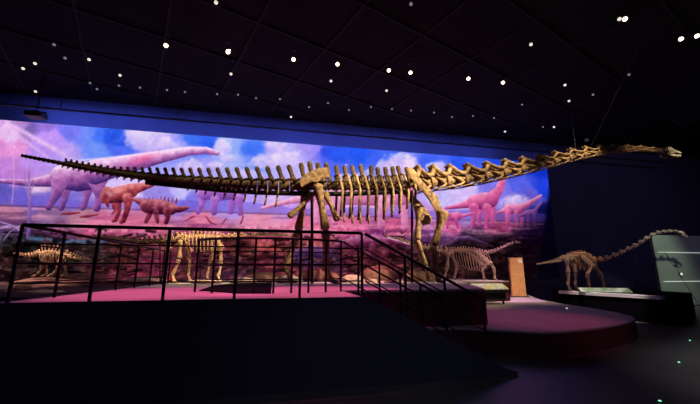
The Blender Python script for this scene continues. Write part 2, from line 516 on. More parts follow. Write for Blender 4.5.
def beast(chains, light, mid, dark, op=1.0, tx=0.34):
    light, mid, dark = (np.array(c, float) for c in (light, mid, dark))
    ys = [p[1] - p[2] for ch in chains for p in ch] + [p[1] + p[2] for ch in chains for p in ch]
    y0_, y1_ = min(ys), max(ys)
    if len(chains) < 4: y0_, y1_ = y0_ - 6, y1_ + 4
    for ch in chains:
        R = max(p[2] for p in ch) + 1.5
        xa, xb = min(p[0] for p in ch) - R, max(p[0] for p in ch) + R
        ya, yb = min(p[1] for p in ch) - R, max(p[1] for p in ch) + R
        ix = np.nonzero((FX > xa) & (FX < xb) & (FY > ya) & (FY < yb))[0]
        if not len(ix): continue
        mk, sh = limb(ch, FX[ix], FY[ix])
        vert = abs(ch[-1][1] - ch[0][1]) > abs(ch[-1][0] - ch[0][0])
        k = np.clip(0.24 + 0.5 * (FY[ix] - y0_) / (y1_ - y0_) + (0.28 if vert else 0.5) * sh + (FT[ix] - 0.5) * tx, 0, 1)[:, None]
        colr = np.where(k < 0.5, light * (1 - 2 * k) + mid * 2 * k, mid * (2 - 2 * k) + dark * (2 * k - 1))
        mk = (mk * op)[:, None]
        FI[ix] = FI[ix] * (1 - mk) + colr * mk


# undergrowth painted stroke by stroke: logs, ferns, sand, stones
sr = random.Random(5)
for k in range(420):
    x, y = sr.uniform(-20, 535), sr.uniform(228, 284)
    y += .014 * x
    pk = min(1.0, max(0.0, (x - 70) / 120)) * (1 if x < 400 else .35)
    q = sr.random()
    if q < .42:      # shade of foliage
        Lh = sr.uniform(4, 16); a = sr.uniform(-.3, .3)
        beast([[(x, y, sr.uniform(.6, 2)), (x + Lh, y + Lh * a, sr.uniform(.5, 1.6))]], (70, 44, 60), (34, 22, 34), (16, 10, 18), .75)
    elif q < .62:    # fern fronds
        for m_ in range(4):
            a = sr.uniform(-2.6, -.5); Lh = sr.uniform(3, 7)
            beast([[(x, y, .7), (x + Lh * math.cos(a), y + Lh * math.sin(a), .3)]], (96, 86, 74), (60, 52, 50), (30, 26, 30), .7)
    elif q < .84:    # sand and soil lights
        Lh = sr.uniform(5, 22)
        c1 = (120 + 90 * pk, 70 + 45 * pk, 84 + 50 * pk)
        beast([[(x, y, .5), (x + Lh * .5, y + sr.uniform(-1, 1), sr.uniform(.6, 1.5)), (x + Lh, y + sr.uniform(-1, 1.6), .4)]], c1, tuple(v * .78 for v in c1), tuple(v * .5 for v in c1), .7)
    else:            # stones
        beast([[(x, y, sr.uniform(1, 2.4)), (x + sr.uniform(1, 5), y + .3, sr.uniform(.8, 2))]], (176, 118, 140), (112, 62, 84), (46, 24, 40), .75)

P3 = ((244, 208, 240), (168, 104, 168), (66, 44, 108))
beast([[(-25, 178, 1), (0, 181, 2), (30, 183, 3.5), (55, 180, 7), (70, 177, 11)], [(66, 188, 6), (64.5, 199, 3), (62.5, 206, 2.8), (61, 208, 3)], [(88, 185, 7), (86.5, 197, 3.2), (84, 206, 2.8), (82.6, 207.6, 3)],
       [(62, 177, 12), (78, 177, 14.5), (95, 175, 14)], [(60, 180, 9.5), (57, 193, 5), (51.5, 203, 3), (48.6, 207, 3.4)], [(97, 180, 9.5), (99.6, 195, 4.8), (98, 205, 3.3), (96.6, 208, 3.8)],
       [(95, 172, 12.5), (115, 167, 10), (140, 161.5, 8), (165, 156, 6), (190, 151, 4.4), (206, 150.4, 3.6), (217, 153, 2.6)]], *P3)
over(np.exp(-((PY - (162 - (PX - 130) * 0.27)) / 5) ** 2 - ((PX - 143) / 16) ** 2) * 0.6, (232, 96, 150))
over(np.exp(-((PY - (158.5 - (PX - 100) * 0.10 - .0003 * (PX - 100) ** 2)) / 1.1) ** 2) * np.clip((PX - 66) / 8, 0, 1) * np.clip((205 - PX) / 20, 0, 1) * 0.6, (252, 226, 250))
beast([[(203, 198, 5), (201, 206, 2.6), (198, 212, 2.6)], [(233, 198, 4), (231, 212, 2.6)], [(205, 191, 9), (220, 189, 12), (236, 190, 9)], [(215, 200, 5), (214, 205, 3), (214, 212.4, 3)], [(239, 198, 4.4), (240, 205, 2.7), (240, 213, 2.7)]],
      (222, 176, 232), (172, 112, 196), (112, 70, 158))
beast([[(118, 203, 4), (119, 211, 2.2), (115.6, 220, 2), (113, 221, 1.6)], [(130, 190, 6.4), (142, 187, 4.2), (156, 183, 2)], [(111, 196, 7.4), (122, 194, 8.4), (131, 191, 7)], [(107, 191, 4.6), (103.6, 196, 3.4), (103, 201, 2.6)], [(106, 199, 3), (108, 206, 1.6)],
       [(128, 198, 5.4), (127.4, 209, 3), (123.6, 220.6, 2.4), (121, 222, 2)], [(113, 205, 1.8), (115, 211, 1.1), (112, 214, .8)]], (224, 142, 142), (158, 68, 80), (72, 26, 50), 1.0, .75)
over(gauss(110, 194, 4, 3.5) * .6, (236, 186, 190))
over(gauss(106, 197, 2.6, 3) * .6, (80, 24, 50))
beast([[(x, 203 - abs(x - 158) * .05, 1.3), (x + 1, 196.2 + abs(x - 160) * .1, .35)] for x in range(140, 177, 4)] +
      [[(150, 210, 4.4), (149, 216, 2.4), (146, 221.6, 2)], [(132, 198.6, 1.2), (143, 203, 4)], [(147, 206, 7), (160, 207, 7.6), (171, 209, 6)], [(172, 209, 4.4), (180, 209.4, 3), (188, 207.5, 1.6)], [(167, 212, 4.4), (168, 217, 2.4), (166, 222.4, 2.2)], [(156, 213, 3), (157.6, 222, 1.6)]],
      (200, 122, 134), (124, 54, 76), (56, 22, 46), 1.0, .75)
PK = ((248, 172, 202), (210, 102, 156), (126, 50, 110))
beast([[(262, 208, 1.4), (290, 201, 2.8), (316, 196, 6)], [(318, 203, 4.4), (316, 222, 2.6)], [(403, 202, 6), (404, 214, 3.4), (405, 227, 3.4)], [(325, 196, 9), (350, 192, 13), (380, 192, 14), (406, 195, 10)], [(337, 200, 7), (336, 210, 4), (335, 222, 3.4)],
       [(384, 203, 7.4), (382, 213, 4), (381, 225, 3.8)], [(404, 190, 7), (420, 178, 5)]], (250, 204, 224), (226, 150, 188), (164, 84, 136))
beast([[(446, 208, 1.4), (460, 206, 2.6), (471, 203, 5)], [(492, 206, 3.4), (493, 226, 1.6)], [(480, 208, 3), (479, 225, 1.7)], [(474, 202, 7), (485, 201, 8.6), (491, 200, 7.4)], [(492, 198, 6.4), (499, 190, 4.4), (502.5, 180, 3.4), (501, 168, 2.6)],
       [(474, 208, 5), (474, 216, 2.6), (472.6, 227, 2.2)], [(487, 208, 4.8), (487, 216, 2.6), (486, 227.5, 2.2)]], *PK)
beast([[(474, 213, .8), (463, 216, 2), (455, 216, 4)], [(448, 219, 2), (447, 228, 1.2)], [(457, 216, 4.4), (450, 217, 4)], [(456, 219, 2), (458, 228, 1.2)], [(449, 215, 2.4), (443, 210, 1.6)]], (236, 146, 190), (194, 90, 148), (124, 52, 108))
beast([[(496, 213, .8), (506, 210, 3)], [(522, 212, 2.4), (522, 226, 1.2)], [(509, 209, 5), (520, 208.5, 5)], [(508, 212, 3), (507, 227, 1.4)], [(516, 212, 2.2), (517, 226, 1.1)], [(523, 207, 3.6), (533, 201, 2.2), (541, 195.5, 1.2)]], *PK, 0.92)
beast([[(520, 216, 1), (528, 213, 3), (534, 212, 3)], [(528, 215, 1.6), (528, 226, 1)], [(534, 214, 1.6), (535, 226, 1)], [(535, 210, 2), (541, 203, 1)]], (190, 130, 200), (140, 84, 160), (80, 46, 110), 0.9)
# beasts resting in the lower register
beast([[(338, 246, 4), (352, 243, 6), (372, 241, 6.6), (390, 242, 4)], [(388, 239.6, 2.4), (408, 245, 1.8), (432, 249, 1)], [(352, 246, 3), (352, 255, 2)], [(372, 246, 3.4), (374, 258, 2.2)]], (196, 120, 166), (128, 56, 106), (52, 20, 48), 0.9)
beast([[(388, 237.6, .7), (408, 243.4, .7), (432, 248, .6)]], (250, 220, 230), (240, 200, 220), (220, 170, 200), .8)
beast([[(432, 250, 1), (448, 245, 2), (458, 239, 2.4), (468, 238, 2.4), (482, 243, 2), (492, 246, 1)]], (170, 120, 180), (104, 70, 124), (54, 34, 66), 0.85)
beast([[(296, 254, 4), (312, 251, 6), (328, 254, 5)], [(300, 258, 2), (299, 267, 1.6)], [(324, 258, 2), (325, 267, 1.6)]], (150, 104, 200), (98, 62, 140), (48, 30, 78), 0.8)
# dead tree, bleached branches, small reptiles
beast([[(28, 238, 2), (29.5, 215, 1.7), (30, 195, 1.5), (28.6, 178, 1.1), (29.5, 163, .7)], [(29.6, 200, 1), (25, 180, .6), (24, 168, .4)], [(30, 192, .8), (35, 182, .4)]], (206, 170, 214), (146, 108, 176), (84, 58, 110))
beast([[(14, 128, .6), (14, 180, .6), (12, 203, .8)]], (250, 200, 220), (236, 180, 210), (210, 150, 190), .5)
beast([[(-2, 229, 1), (12, 226, .9), (24, 233, .8)], [(4, 240, .7), (10, 232, .7), (20, 226, .5)], [(0, 222, .6), (14, 226, .6)]], (196, 168, 214), (160, 132, 190), (110, 84, 140))
beast([[(61, 214, .6), (69, 213.6, 1.5), (80, 212.6, .6)], [(80, 217, .6), (87, 216.2, 1.5), (98, 214.6, .6)]], (170, 80, 90), (142, 56, 74), (96, 36, 56))
beast([[(185, 221, .5), (192, 217, 1), (195, 216, .6)], [(206, 216, .7), (210, 222, 1), (216, 224.6, .6)], [(242, 211, .5), (243, 217, .8), (241, 223, .9)], [(222, 224, .5), (226, 219, .8)]], (196, 104, 130), (150, 70, 104), (110, 46, 82))
# right end fades to near-black, fall-off of light painted into the print
over(np.clip((PX - 505) / 40, 0, 1) * np.clip((PY - 190) / 50, 0, 1) * 0.85, (24, 18, 40))
over(np.clip((PX - 415) / 60, 0, 1) * np.clip((PY - 230) / 16, 0, 1) * 0.5, (30, 20, 28))
over(np.clip((PX - (549 - np.clip(PY - 175, 0, 120) * .13)) / 5, 0, 1) * 0.97, (17, 15, 36))

IMG *= (1 + (fbm(3, 131) - 0.5) * 0.35)[..., None] ** np.where(PY > 226, 1.8, 0.5)[..., None]
srgb = np.clip(IMG / 255.0, 0, 1)
wl_ = np.clip((PY - 232 - .012 * PX) / 10, 0, 1)
srgb[..., 2] *= 1 - 0.16 * wl_
srgb[..., 1] *= 1 + 0.08 * wl_ * np.clip((130 - PX) / 40, 0, 1)
srgb[..., 0] *= 1 - 0.12 * wl_ * np.clip((110 - PX) / 40, 0, 1)
lowk = np.clip((PY - 228 - .012 * PX) / 14, 0, 1)[..., None]
srgb = np.clip((srgb - 0.5) * 1.16 + 0.485, 0, 1) * (1 - 0.16 * lowk)
lin = np.where(srgb <= 0.04045, srgb / 12.92, ((srgb + 0.055) / 1.055) ** 2.4)
verts = np.stack([SS, np.zeros_like(SS), ZZ - ZB], -1).reshape(-1, 3)
idx = np.arange(NX * NZ).reshape(NZ, NX)
quads = np.stack([idx[:-1, :-1], idx[:-1, 1:], idx[1:, 1:], idx[1:, :-1]], -1).reshape(-1, 4)
me = bpy.data.meshes.new('printed_face')
me.vertices.add(len(verts)); me.vertices.foreach_set('co', verts.astype(np.float32).ravel())
me.loops.add(quads.size); me.loops.foreach_set('vertex_index', quads.astype(np.int32).ravel())
me.polygons.add(len(quads)); me.polygons.foreach_set('loop_start', np.arange(0, quads.size, 4, dtype=np.int32))
me.update(calc_edges=True)
at_c = me.color_attributes.new('picture', 'FLOAT_COLOR', 'POINT')
at_c.data.foreach_set('color', np.concatenate([lin.reshape(-1, 3), np.ones((NX * NZ, 1))], 1).astype(np.float32).ravel())
mm = bpy.data.materials.new('emissive_mural_print')
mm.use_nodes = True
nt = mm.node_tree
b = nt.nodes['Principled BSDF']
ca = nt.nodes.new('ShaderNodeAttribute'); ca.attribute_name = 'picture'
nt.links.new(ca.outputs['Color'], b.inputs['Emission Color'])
b.inputs['Emission Strength'].default_value = 0.92  # picture gets its brightness from its own emission, not from lamps
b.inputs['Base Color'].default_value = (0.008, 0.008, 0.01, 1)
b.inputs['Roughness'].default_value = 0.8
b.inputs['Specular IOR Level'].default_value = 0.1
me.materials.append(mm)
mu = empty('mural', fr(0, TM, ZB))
tag(mu, 'huge bright mural of pink and purple dinosaurs under a blue cloudy sky', 'mural')
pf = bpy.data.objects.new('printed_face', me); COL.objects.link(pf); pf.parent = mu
bm = box(B(), S0 - .02, S1 + .02, 0.004, 0.075, -0.02, ZT - ZB + .02)
obj('backing_box', bm, M['frame'], mu)

# ================================================================== platforms and stairs
up_pts = [(-3.75, 5.62), (1.5, 5.62), (1.5, 7.75), (5.2, 7.75), (7.6, 13.0), (10.2, 13.4), (10.2, TW - 0.12), (-3.75, TW - 0.12)]
upl = empty('display_platform', fr(0, 5.62, 0))
tag(upl, 'raised platform with pink lit floor carrying the giant long-necked skeleton', 'platform')
sh = [(s, t - 5.62) for s, t in up_pts]
obj('platform_body', prism(B(), [(s, t) for s, t in sh], 0.502, DECK - 0.05), M['maroon'], upl)
obj('deck', prism(B(), [(s * 1.0, t) for s, t in sh], DECK - 0.05, DECK), M['deck'], upl)
obj('front_panel', box(B(), -3.77, 1.5, -0.05, -0.003, 0, DECK + 0.015), M['skirt'], upl)
obj('side_panel', box(B(), -3.80, -3.753, -0.05, 12.1, 0, DECK + 0.015), M['skirt'], upl)

# low curved platform under and right of it
lo = [(-3.7, 5.7), (1.45, 5.7), (1.45, 7.74), (3.0, 7.72), (4.35, 7.45)]
for x, y in ((4.1, 7.62), (4.7, 7.78), (5.6, 8.15), (6.5, 8.65), (7.3, 9.2), (7.9, 9.75), (8.25, 10.3), (8.5, 11.2), (8.6, 12.5), (8.55, 14.0), (8.75, 16.0), (9.3, 17.6), (9.9, 19.2)):
    lo.append(inv(x, y))
lo.append((-3.7, TW - 0.12))
lp = empty('low_platform', fr(0, 8, 0))
tag(lp, 'low curved-edge platform with magenta top right of the stairs', 'platform')
lo = [(s, t - 8) for s, t in lo]
obj('kick_side', prism(B(), lo, 0.0, 0.46), M['maroon'], lp)
obj('platform_top', prism(B(), lo, 0.46, 0.50), M['deck'], lp)

# stairs going down to the right, between the two rails
NST = 8
RUN = 2.62 / NST
st = empty('stairs', fr(1.5, 5.7, 0))
tag(st, 'dark flight of steps descending right from the raised platform', 'stairs')
for i in range(NST - 1):
    z = DECK - (i + 1) * DECK / NST
    obj('step', box(B(), i * RUN + .004, (i + 1) * RUN + .02, 0.05, 1.62, max(0, z - 0.17), z), M['plinth'], st)
bm = B()
prof = [(0, 0), (2.75, 0), (2.75, 0.06), (2.6, 0.10), (0, DECK + 0.015)]
for yy in (-0.13, 0.04):
    pass
lo_ = [bm.verts.new((x, -0.13, z)) for x, z in prof]
hi_ = [bm.verts.new((x, 0.045, z)) for x, z in prof]
bm.faces.new(lo_); bm.faces.new(hi_[::-1])
for i in range(5):
    bm.faces.new((lo_[i], lo_[(i + 1) % 5], hi_[(i + 1) % 5], hi_[i]))
obj('side_wall', bm, M['skirt'], st)

# flat black patch on the deck behind the inner rail
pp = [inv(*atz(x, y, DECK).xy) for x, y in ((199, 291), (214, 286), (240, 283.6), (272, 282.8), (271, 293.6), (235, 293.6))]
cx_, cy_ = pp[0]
dark_patch = obj('floor_patch', prism(B(), [(s - cx_, t - cy_) for s, t in pp], 0.001, 0.02), M['dull_black'], loc=fr(cx_, cy_, DECK), rz=ANG)
tag(dark_patch, 'flat black patch behind the inner railing on the pink deck', 'mat')

# ================================================================== railings
HT = 1.09
MIDS = (0.27, 0.545, 0.82)


def railing(name, label, path, posts, post_r=0.021):
    """path: list of (s,t,zfloor) corners; posts: (s,t,zfloor)"""
    s0, t0, z0 = path[0]
    root = empty(name, fr(s0, t0, z0))
    tag(root, label, 'railing', 'black metal railings of the raised platform')
    for (s, t, z) in posts:
        bm = box(B(), -post_r, post_r, -post_r * .6, post_r * .6, 0, HT)
        o = obj('post', bm, M['rail'], root)
        o.location = (s - s0, t - t0, z - z0)
    lp_ = [Vector((s - s0, t - t0, z - z0)) for s, t, z in path]
    loft_r = lambda h, r: loft(B(), [p + Vector((0, 0, h)) for p in lp_], [r] * len(lp_), 8, (0, 0, 1))
    obj('top_rail', loft_r(HT, 0.027), M['rail'], root, smooth=True)
    for h in MIDS:
        obj('mid_rail', loft_r(h, 0.012), M['rail'], root, smooth=True)
    return root


TF = 5.72
xs = [at(x, 262, TF)[0] for x in (15.5, 95, 166.5, 236.5, 300.5)] + [1.48]
railing('railing', 'black front railing along the level edge of the raised platform', [(xs[0], TF, DECK), (xs[-1], TF, DECK)], [(s, TF, DECK) for s in xs])
SL = DECK / 2.62
stp = [(1.52 + d, TF, DECK - SL * d) for d in (0.02, 0.75, 1.5, 2.25)]
railing('railing', 'black stair handrail sloping down along the near side of the steps', [(1.54, TF, DECK - .01), (1.52 + 2.3, TF, DECK - SL * 2.3)], stp[1:])
inn = [(-1.62, 7.75), (-1.2, 7.35), (-0.7, 7.1), (0.0, 7.0), (0.7, 7.1), (1.2, 7.3), (1.48, 7.5)]
railing('railing', 'black bowed inner railing below the hips of the giant skeleton', [(s, t, DECK) for s, t in inn],
        [(s, t, DECK) for s, t in [(-1.6, 7.75), (-1.2, 7.35), (-.72, 7.1), (-.38, 7.04), (0.0, 7.0), (.35, 7.05), (.7, 7.1), (1.08, 7.25), (1.45, 7.48)]])
railing('railing', 'black stair handrail sloping down along the far side of the steps', [(1.52, 7.56, DECK), (1.52 + 2.5, 7.56, DECK - SL * 2.5)],
        [(1.52 + d, 7.56, DECK - SL * d) for d in (0.35, .85, 1.35, 1.85, 2.4)])
railing('railing', 'black side railing running back from the left corner towards the mural', [(xs[0], TF + .06, DECK), (xs[0], 13.0, DECK)],
        [(xs[0], t, DECK) for t in (6.75, 9.0, 10.1, 11.2, 12.3, 13.0)])

# ================================================================== skeletons
def catmull(pts, n):
    """n points evenly spaced along a smooth curve"""
    pts = [Vector(p) for p in pts]
    ext = [pts[0] * 2 - pts[1]] + pts + [pts[-1] * 2 - pts[-2]]
    dense = []
    for i in range(1, len(ext) - 2):
        for k in range(12):
            u = k / 12
            a, b, c, d = ext[i - 1:i + 3]
            dense.append(0.5 * ((2 * b) + (c - a) * u + (2 * a - 5 * b + 4 * c - d) * u * u + (3 * b - a - 3 * c + d) * u ** 3))
    dense.append(pts[-1])
    return dense


class Curve:
    def __init__(self, pts):
        self.d = catmull(pts, 0)
        self.l = [0]
        for a, b in zip(self.d[:-1], self.d[1:]):
            self.l.append(self.l[-1] + (b - a).length)
        self.L = self.l[-1]

    def at(self, u):
        x = max(0, min(1, u)) * self.L
        for i in range(len(self.l) - 1):
            if x <= self.l[i + 1] or i == len(self.l) - 2:
                k = (x - self.l[i]) / max(1e-9, self.l[i + 1] - self.l[i])
                return self.d[i].lerp(self.d[i + 1], k)


def vert_mesh(kind, L, r, h, lean, tp, n=8, hollow=True):
    """one vertebra; x = towards the head, z = up; L length, r centrum radius, h spine height above the axis"""
    bm = B()
    if kind == 'caudal_rod':
        loft(bm, [(-L * .5, 0, 0), (-L * .3, 0, 0), (L * .3, 0, 0), (L * .5, 0, 0)], [r, r * .75, r * .75, r], 7)
        return bm
    if kind == 'cervical':
        # spool with ball and cup, lateral struts and a forked spine
        loft(bm, [(-L * .5, 0, -.1 * r), (-L * .42, 0, -.1 * r), (-L * .1, 0, 0), (L * .3, 0, 0), (L * .52, 0, 0.05 * r)],
             [r * .95, r * .95, r * .6, r * .62, r * .75], n)
        for sd in (-1, 1):
            # strut from the front joint up and back to the spine, and down to the rear joint
            loft(bm, [(L * .56, sd * r * .8, r * .7), (L * .25, sd * r * .62, r * .95), (-L * .12, sd * r * .4, h * .8), (-L * .22, sd * r * .36, h)],
                 [r * .34, r * .34, r * .36, r * .34], 6)
            loft(bm, [(-L * .12, sd * r * .42, h * .75), (-L * .36, sd * r * .62, r * 1.0), (-L * .56, sd * r * .75, r * .75)], [r * .34, r * .32, r * .34], 6)
            loft(bm, [(L * .3, sd * r * .9, -r * .55), (L * .1, sd * r * .75, 0), (-L * .1, sd * r * .5, r * .5)], [r * .26, r * .2, r * .2], 6)
        loft(bm, [(L * .1, 0, r * .3), (-L * .08, 0, r * 1.0), (-L * .14, 0, h * .72)], [(r * .4, L * .2), (r * .28, L * .12), (r * .2, L * .07)], 6)
        return bm
    # caudal / dorsal: centrum, arch, blade-like neural spine, transverse processes
    loft(bm, [(-L * .48, 0, 0), (-L * .40, 0, 0), (0, 0, .04 * r), (L * .40, 0, 0), (L * .48, 0, 0)], [r * .9, r, r * .7, r, r * .9], n)
    wk = 1.4 if kind == 'dorsal' else 1.0
    bx_ = -L * 0.08
    tip = Vector((bx_ - lean * (h - r), 0, h))
    base = Vector((bx_, 0, r * .7))
    m1_ = base.lerp(tip, .45); m2_ = base.lerp(tip, .85)
    loft(bm, [base, base.lerp(tip, .18), m1_, m2_, tip],
         [(r * .55, L * .34), (r * .34, L * .26), (r * .18, L * .19 * wk), (r * .30, L * .24 * wk), (r * .32, L * .17 * wk)], 8)
    for sd in (-1, 1):
        loft(bm, [(L * .15, sd * r * .3, r * .9), (L * .42, sd * r * .38, r * 1.12), (L * .58, sd * r * .4, r * 1.2)], [r * .22, r * .2, r * .14], 6)
        loft(bm, [(-L * .15, sd * r * .25, r * 1.15), (-L * .45, sd * r * .3, r * 1.25)], [r * .2, r * .16], 6)
        if tp > 0:
            loft(bm, [(0, sd * r * .5, r * .5), (-L * .05, sd * (r + tp * .5), r * .62), (-L * .12, sd * (r + tp), r * .55)], [(r * .3, r * .3), (r * .2, r * .22), (r * .24, r * .18)], 6)
    return bm


def skull_mesh(L):
    bm = B()
    # long low snout with a tall rear, nostril crest and lower jaw kept apart
    loft(bm, [(0, 0, 0), (L * .12, 0, L * .06), (L * .32, 0, L * .10), (L * .55, 0, L * .06), (L * .8, 0, L * .0), (L * .98, 0, -L * .03), (L, 0, -L * .04)],
         [(L * .10, L * .08), (L * .17, L * .14), (L * .17, L * .15), (L * .13, L * .11), (L * .12, L * .08), (L * .11, L * .055), (L * .08, L * .03)], 10)
    for sd in (-1, 1):
        loft(bm, [(L * .3, sd * L * .15, L * .14), (L * .18, sd * L * .2, 0), (L * .10, sd * L * .17, -L * .2)], [L * .04, L * .04, L * .035], 6)
        loft(bm, [(L * .10, sd * L * .17, -L * .12), (L * .5, sd * L * .14, -L * .06)], [L * .03, L * .03], 6)
        for k in range(5):
            loft(bm, [(L * (.82 + .035 * k), sd * L * (.10 - .012 * k), -L * .08), (L * (.84 + .035 * k), sd * L * (.10 - .012 * k), -L * .17)], [L * .012, L * .008], 5)
    return bm


def jaw_mesh(L):
    bm = B()
    for sd in (-1, 1):
        loft(bm, [(L * .08, sd * L * .16, -L * .16), (L * .3, sd * L * .16, -L * .21), (L * .7, sd * L * .13, -L * .19), (L * .95, sd * L * .05, -L * .17), (L * .97, 0, -L * .17)],
             [(L * .025, L * .05), (L * .03, L * .07), (L * .03, L * .045), (L * .035, L * .045), (L * .03, L * .04)], 6)
    return bm


def skeleton(spec):
    T, G = spec['t'], spec['ground']
    m = M[spec['mat']]
    hip = at(*spec['hip'], T)
    root = empty('dinosaur_skeleton', fr(hip[0], T, G))
    tag(root, spec['label'], 'skeleton', spec.get('group'))

    def L(px, py, dy=0.0):
        s, t, z = at(px, py, T + dy)
        return Vector((s - hip[0], dy, z - G))

    def place(o, p, q, up=None):
        ax = (q - p).normalized()
        sgn = 1
        z = Vector((-ax.z, 0, ax.x))
        if z.z < 0: z = -z
        y = z.cross(ax)
        c = (p + q) / 2
        o.matrix_local = Matrix(((ax.x, y.x, z.x, c.x), (ax.y, y.y, z.y, c.y), (ax.z, y.z, z.z, c.z), (0, 0, 0, 1)))

    U = spec['unit']                     # metres per reference pixel at this depth
    det = spec.get('detail', 8)
    # --- tail (from the hip outwards)
    tc = Curve([L(*p) for p in spec['tail']])
    n = spec['n_tail']
    q = spec.get('tail_ratio', 0.965)
    ws = [q ** i for i in range(n)]
    tot = sum(ws); u = 0
    tr0, tr1 = spec['tail_r']; th0, th1 = spec['tail_h']
    for i in range(n):
        u0, u1 = u / tot, (u + ws[i]) / tot
        u += ws[i]
        a, b_ = tc.at(u1), tc.at(u0)          # b_ nearer the hip
        k = (u0 + u1) / 2
        r = (tr0 * (1 - k) ** 0.9 + tr1 * k) * U
        h = (th0 * max(0, 1 - 1.45 * k) ** 0.8 + th1) * U + r
        Ln = (a - b_).length
        rod = k > spec.get('rod', 0.8)
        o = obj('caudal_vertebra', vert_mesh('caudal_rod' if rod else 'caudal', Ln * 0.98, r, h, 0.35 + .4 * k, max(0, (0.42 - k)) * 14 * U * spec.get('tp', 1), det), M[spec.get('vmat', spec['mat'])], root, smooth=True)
        place(o, a, b_)
        if spec.get('chevron') and not rod and i > 0:
            ch = spec['chevron'] * max(0, 1 - 2.2 * k) ** .8 * U + .55 * r
            bm = B()
            for sd in (-1, 1):
                loft(bm, [(0, sd * r * .5, -r * .9), (-.09 * ch, sd * r * .1, -r - ch * .35)], [r * .14, r * .14], 5)
            loft(bm, [(-.08 * ch, 0, -r - ch * .3), (-.14 * ch, 0, -r - ch * .75), (-.22 * ch, 0, -r - ch)], [(r * .1, r * .2), (r * .1, r * .22), (r * .08, r * .14)], 6)
            c = obj('chevron', bm, m, root, smooth=True)
            place(c, a - (b_ - a) * .5, b_ - (b_ - a) * .5)
    # --- back
    dc = Curve([L(*p) for p in spec['back']])
    n = spec['n_back']
    ribs = spec['ribs']
    for i in range(n):
        a, b_ = dc.at(i / n), dc.at((i + 1) / n)
        k = (i + .5) / n
        Ln = (b_ - a).length
        r = spec['back_r'] * U
        jt = random.Random(i * 13 + n)
        h = (spec['back_h'][0] * (1 - k) + spec['back_h'][1] * k) * U * jt.uniform(.88, 1.08) + r
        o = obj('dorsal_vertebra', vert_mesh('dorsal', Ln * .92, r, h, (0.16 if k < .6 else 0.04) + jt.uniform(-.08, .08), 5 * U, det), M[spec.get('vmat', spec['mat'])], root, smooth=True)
        place(o, a, b_)
        # rib pair
        if i < spec.get('first_rib', 1): continue
        c = (a + b_) / 2
        dep_ = ribs[0] * (1 - (2 * k - 1.1) ** 2 * .55) * U
        wid = ribs[1] * (1 - (2 * k - 1) ** 2 * .35) * U
        sweep = ribs[2] * U
        sg = 1 if dc.at(1).x > dc.at(0).x else -1
        for sd in (-1, 1):
            rt_ = spec.get('rib_top', 1.2) * r
            pts = [c + Vector((-sg * spec.get('rib_lean', 0) * U, sd * r * .7, rt_)), c + Vector((-sg * spec.get('rib_lean', 0) * .55 * U, sd * (wid * .55), rt_ * .8)), c + Vector((-sg * sweep * .2, sd * wid * .95, -dep_ * .18)),
                   c + Vector((-sg * sweep * .45, sd * wid, -dep_ * .45)), c + Vector((-sg * sweep * .7, sd * wid * .9, -dep_ * .75)), c + Vector((-sg * sweep, sd * wid * .68, -dep_))]
            rr = spec['rib_r'] * U
            rb = obj('rib', loft(B(), pts, [rr, rr * 1.1, (rr * .8, rr * 1.2), (rr * .7, rr * 1.2), (rr * .7, rr * 1.25), (rr * .6, rr * .9)], 6), m, root, smooth=True)
    # --- neck
    nc = Curve([L(*p) for p in spec['neck']])
    n = spec['n_neck']
    q = spec.get('neck_ratio', 0.97)
    ws = [q ** i for i in range(n)]
    # the first ones are shorter
    for i in range(min(3, n)): ws[i] *= (0.62, 0.72, 0.86)[i]
    tot = sum(ws); u = 0
    r0, r1 = spec['neck_r']; h0, h1 = spec['neck_h']
    for i in range(n):
        u0, u1 = u / tot, (u + ws[i]) / tot
        u += ws[i]
        a, b_ = nc.at(u0), nc.at(u1)
        k = (u0 + u1) / 2
        r = (r0 * (1 - k) + r1 * k) * U
        h = (h0 * (1 - k) + h1 * k) * U + r
        Ln = (b_ - a).length
        o = obj('cervical_vertebra', vert_mesh('cervical', Ln * spec.get('neck_gap', 1), r, h, 0, 0, det), m, root, smooth=True)
        place(o, a, b_)
        if spec.get('neck_ribs') and i < n - 2:
            for sd in (-1, 1):
                bm = B()
                ln = Ln * (1.35 if i > 1 else .9)
                loft(bm, [(Ln * .34, sd * r * .95, -r * .55), (Ln * .1, sd * r * 1.0, -r * .95), (Ln * .34 - ln * .6, sd * r * .9, -r * 1.12), (Ln * .34 - ln, sd * r * .8, -r * 1.15)],
                     [r * .17, r * .17, r * .12, r * .06], 6)
                c = obj('cervical_rib', bm, m, root, smooth=True)
                place(c, a, b_)
    # --- skull
    e = nc.at(1)
    ht = L(*spec['snout'])
    sl = (ht - e).length
    sk = obj('skull', skull_mesh(sl), m, root, smooth=True)
    ax = (ht - e).normalized(); z = Vector((-ax.z, 0, ax.x)); z = z if z.z > 0 else -z; y = z.cross(ax)
    sk.matrix_local = Matrix(((ax.x, y.x, z.x, e.x), (ax.y, y.y, z.y, e.y), (ax.z, y.z, z.z, e.z), (0, 0, 0, 1)))
    obj('lower_jaw', jaw_mesh(sl), m, sk, smooth=True)
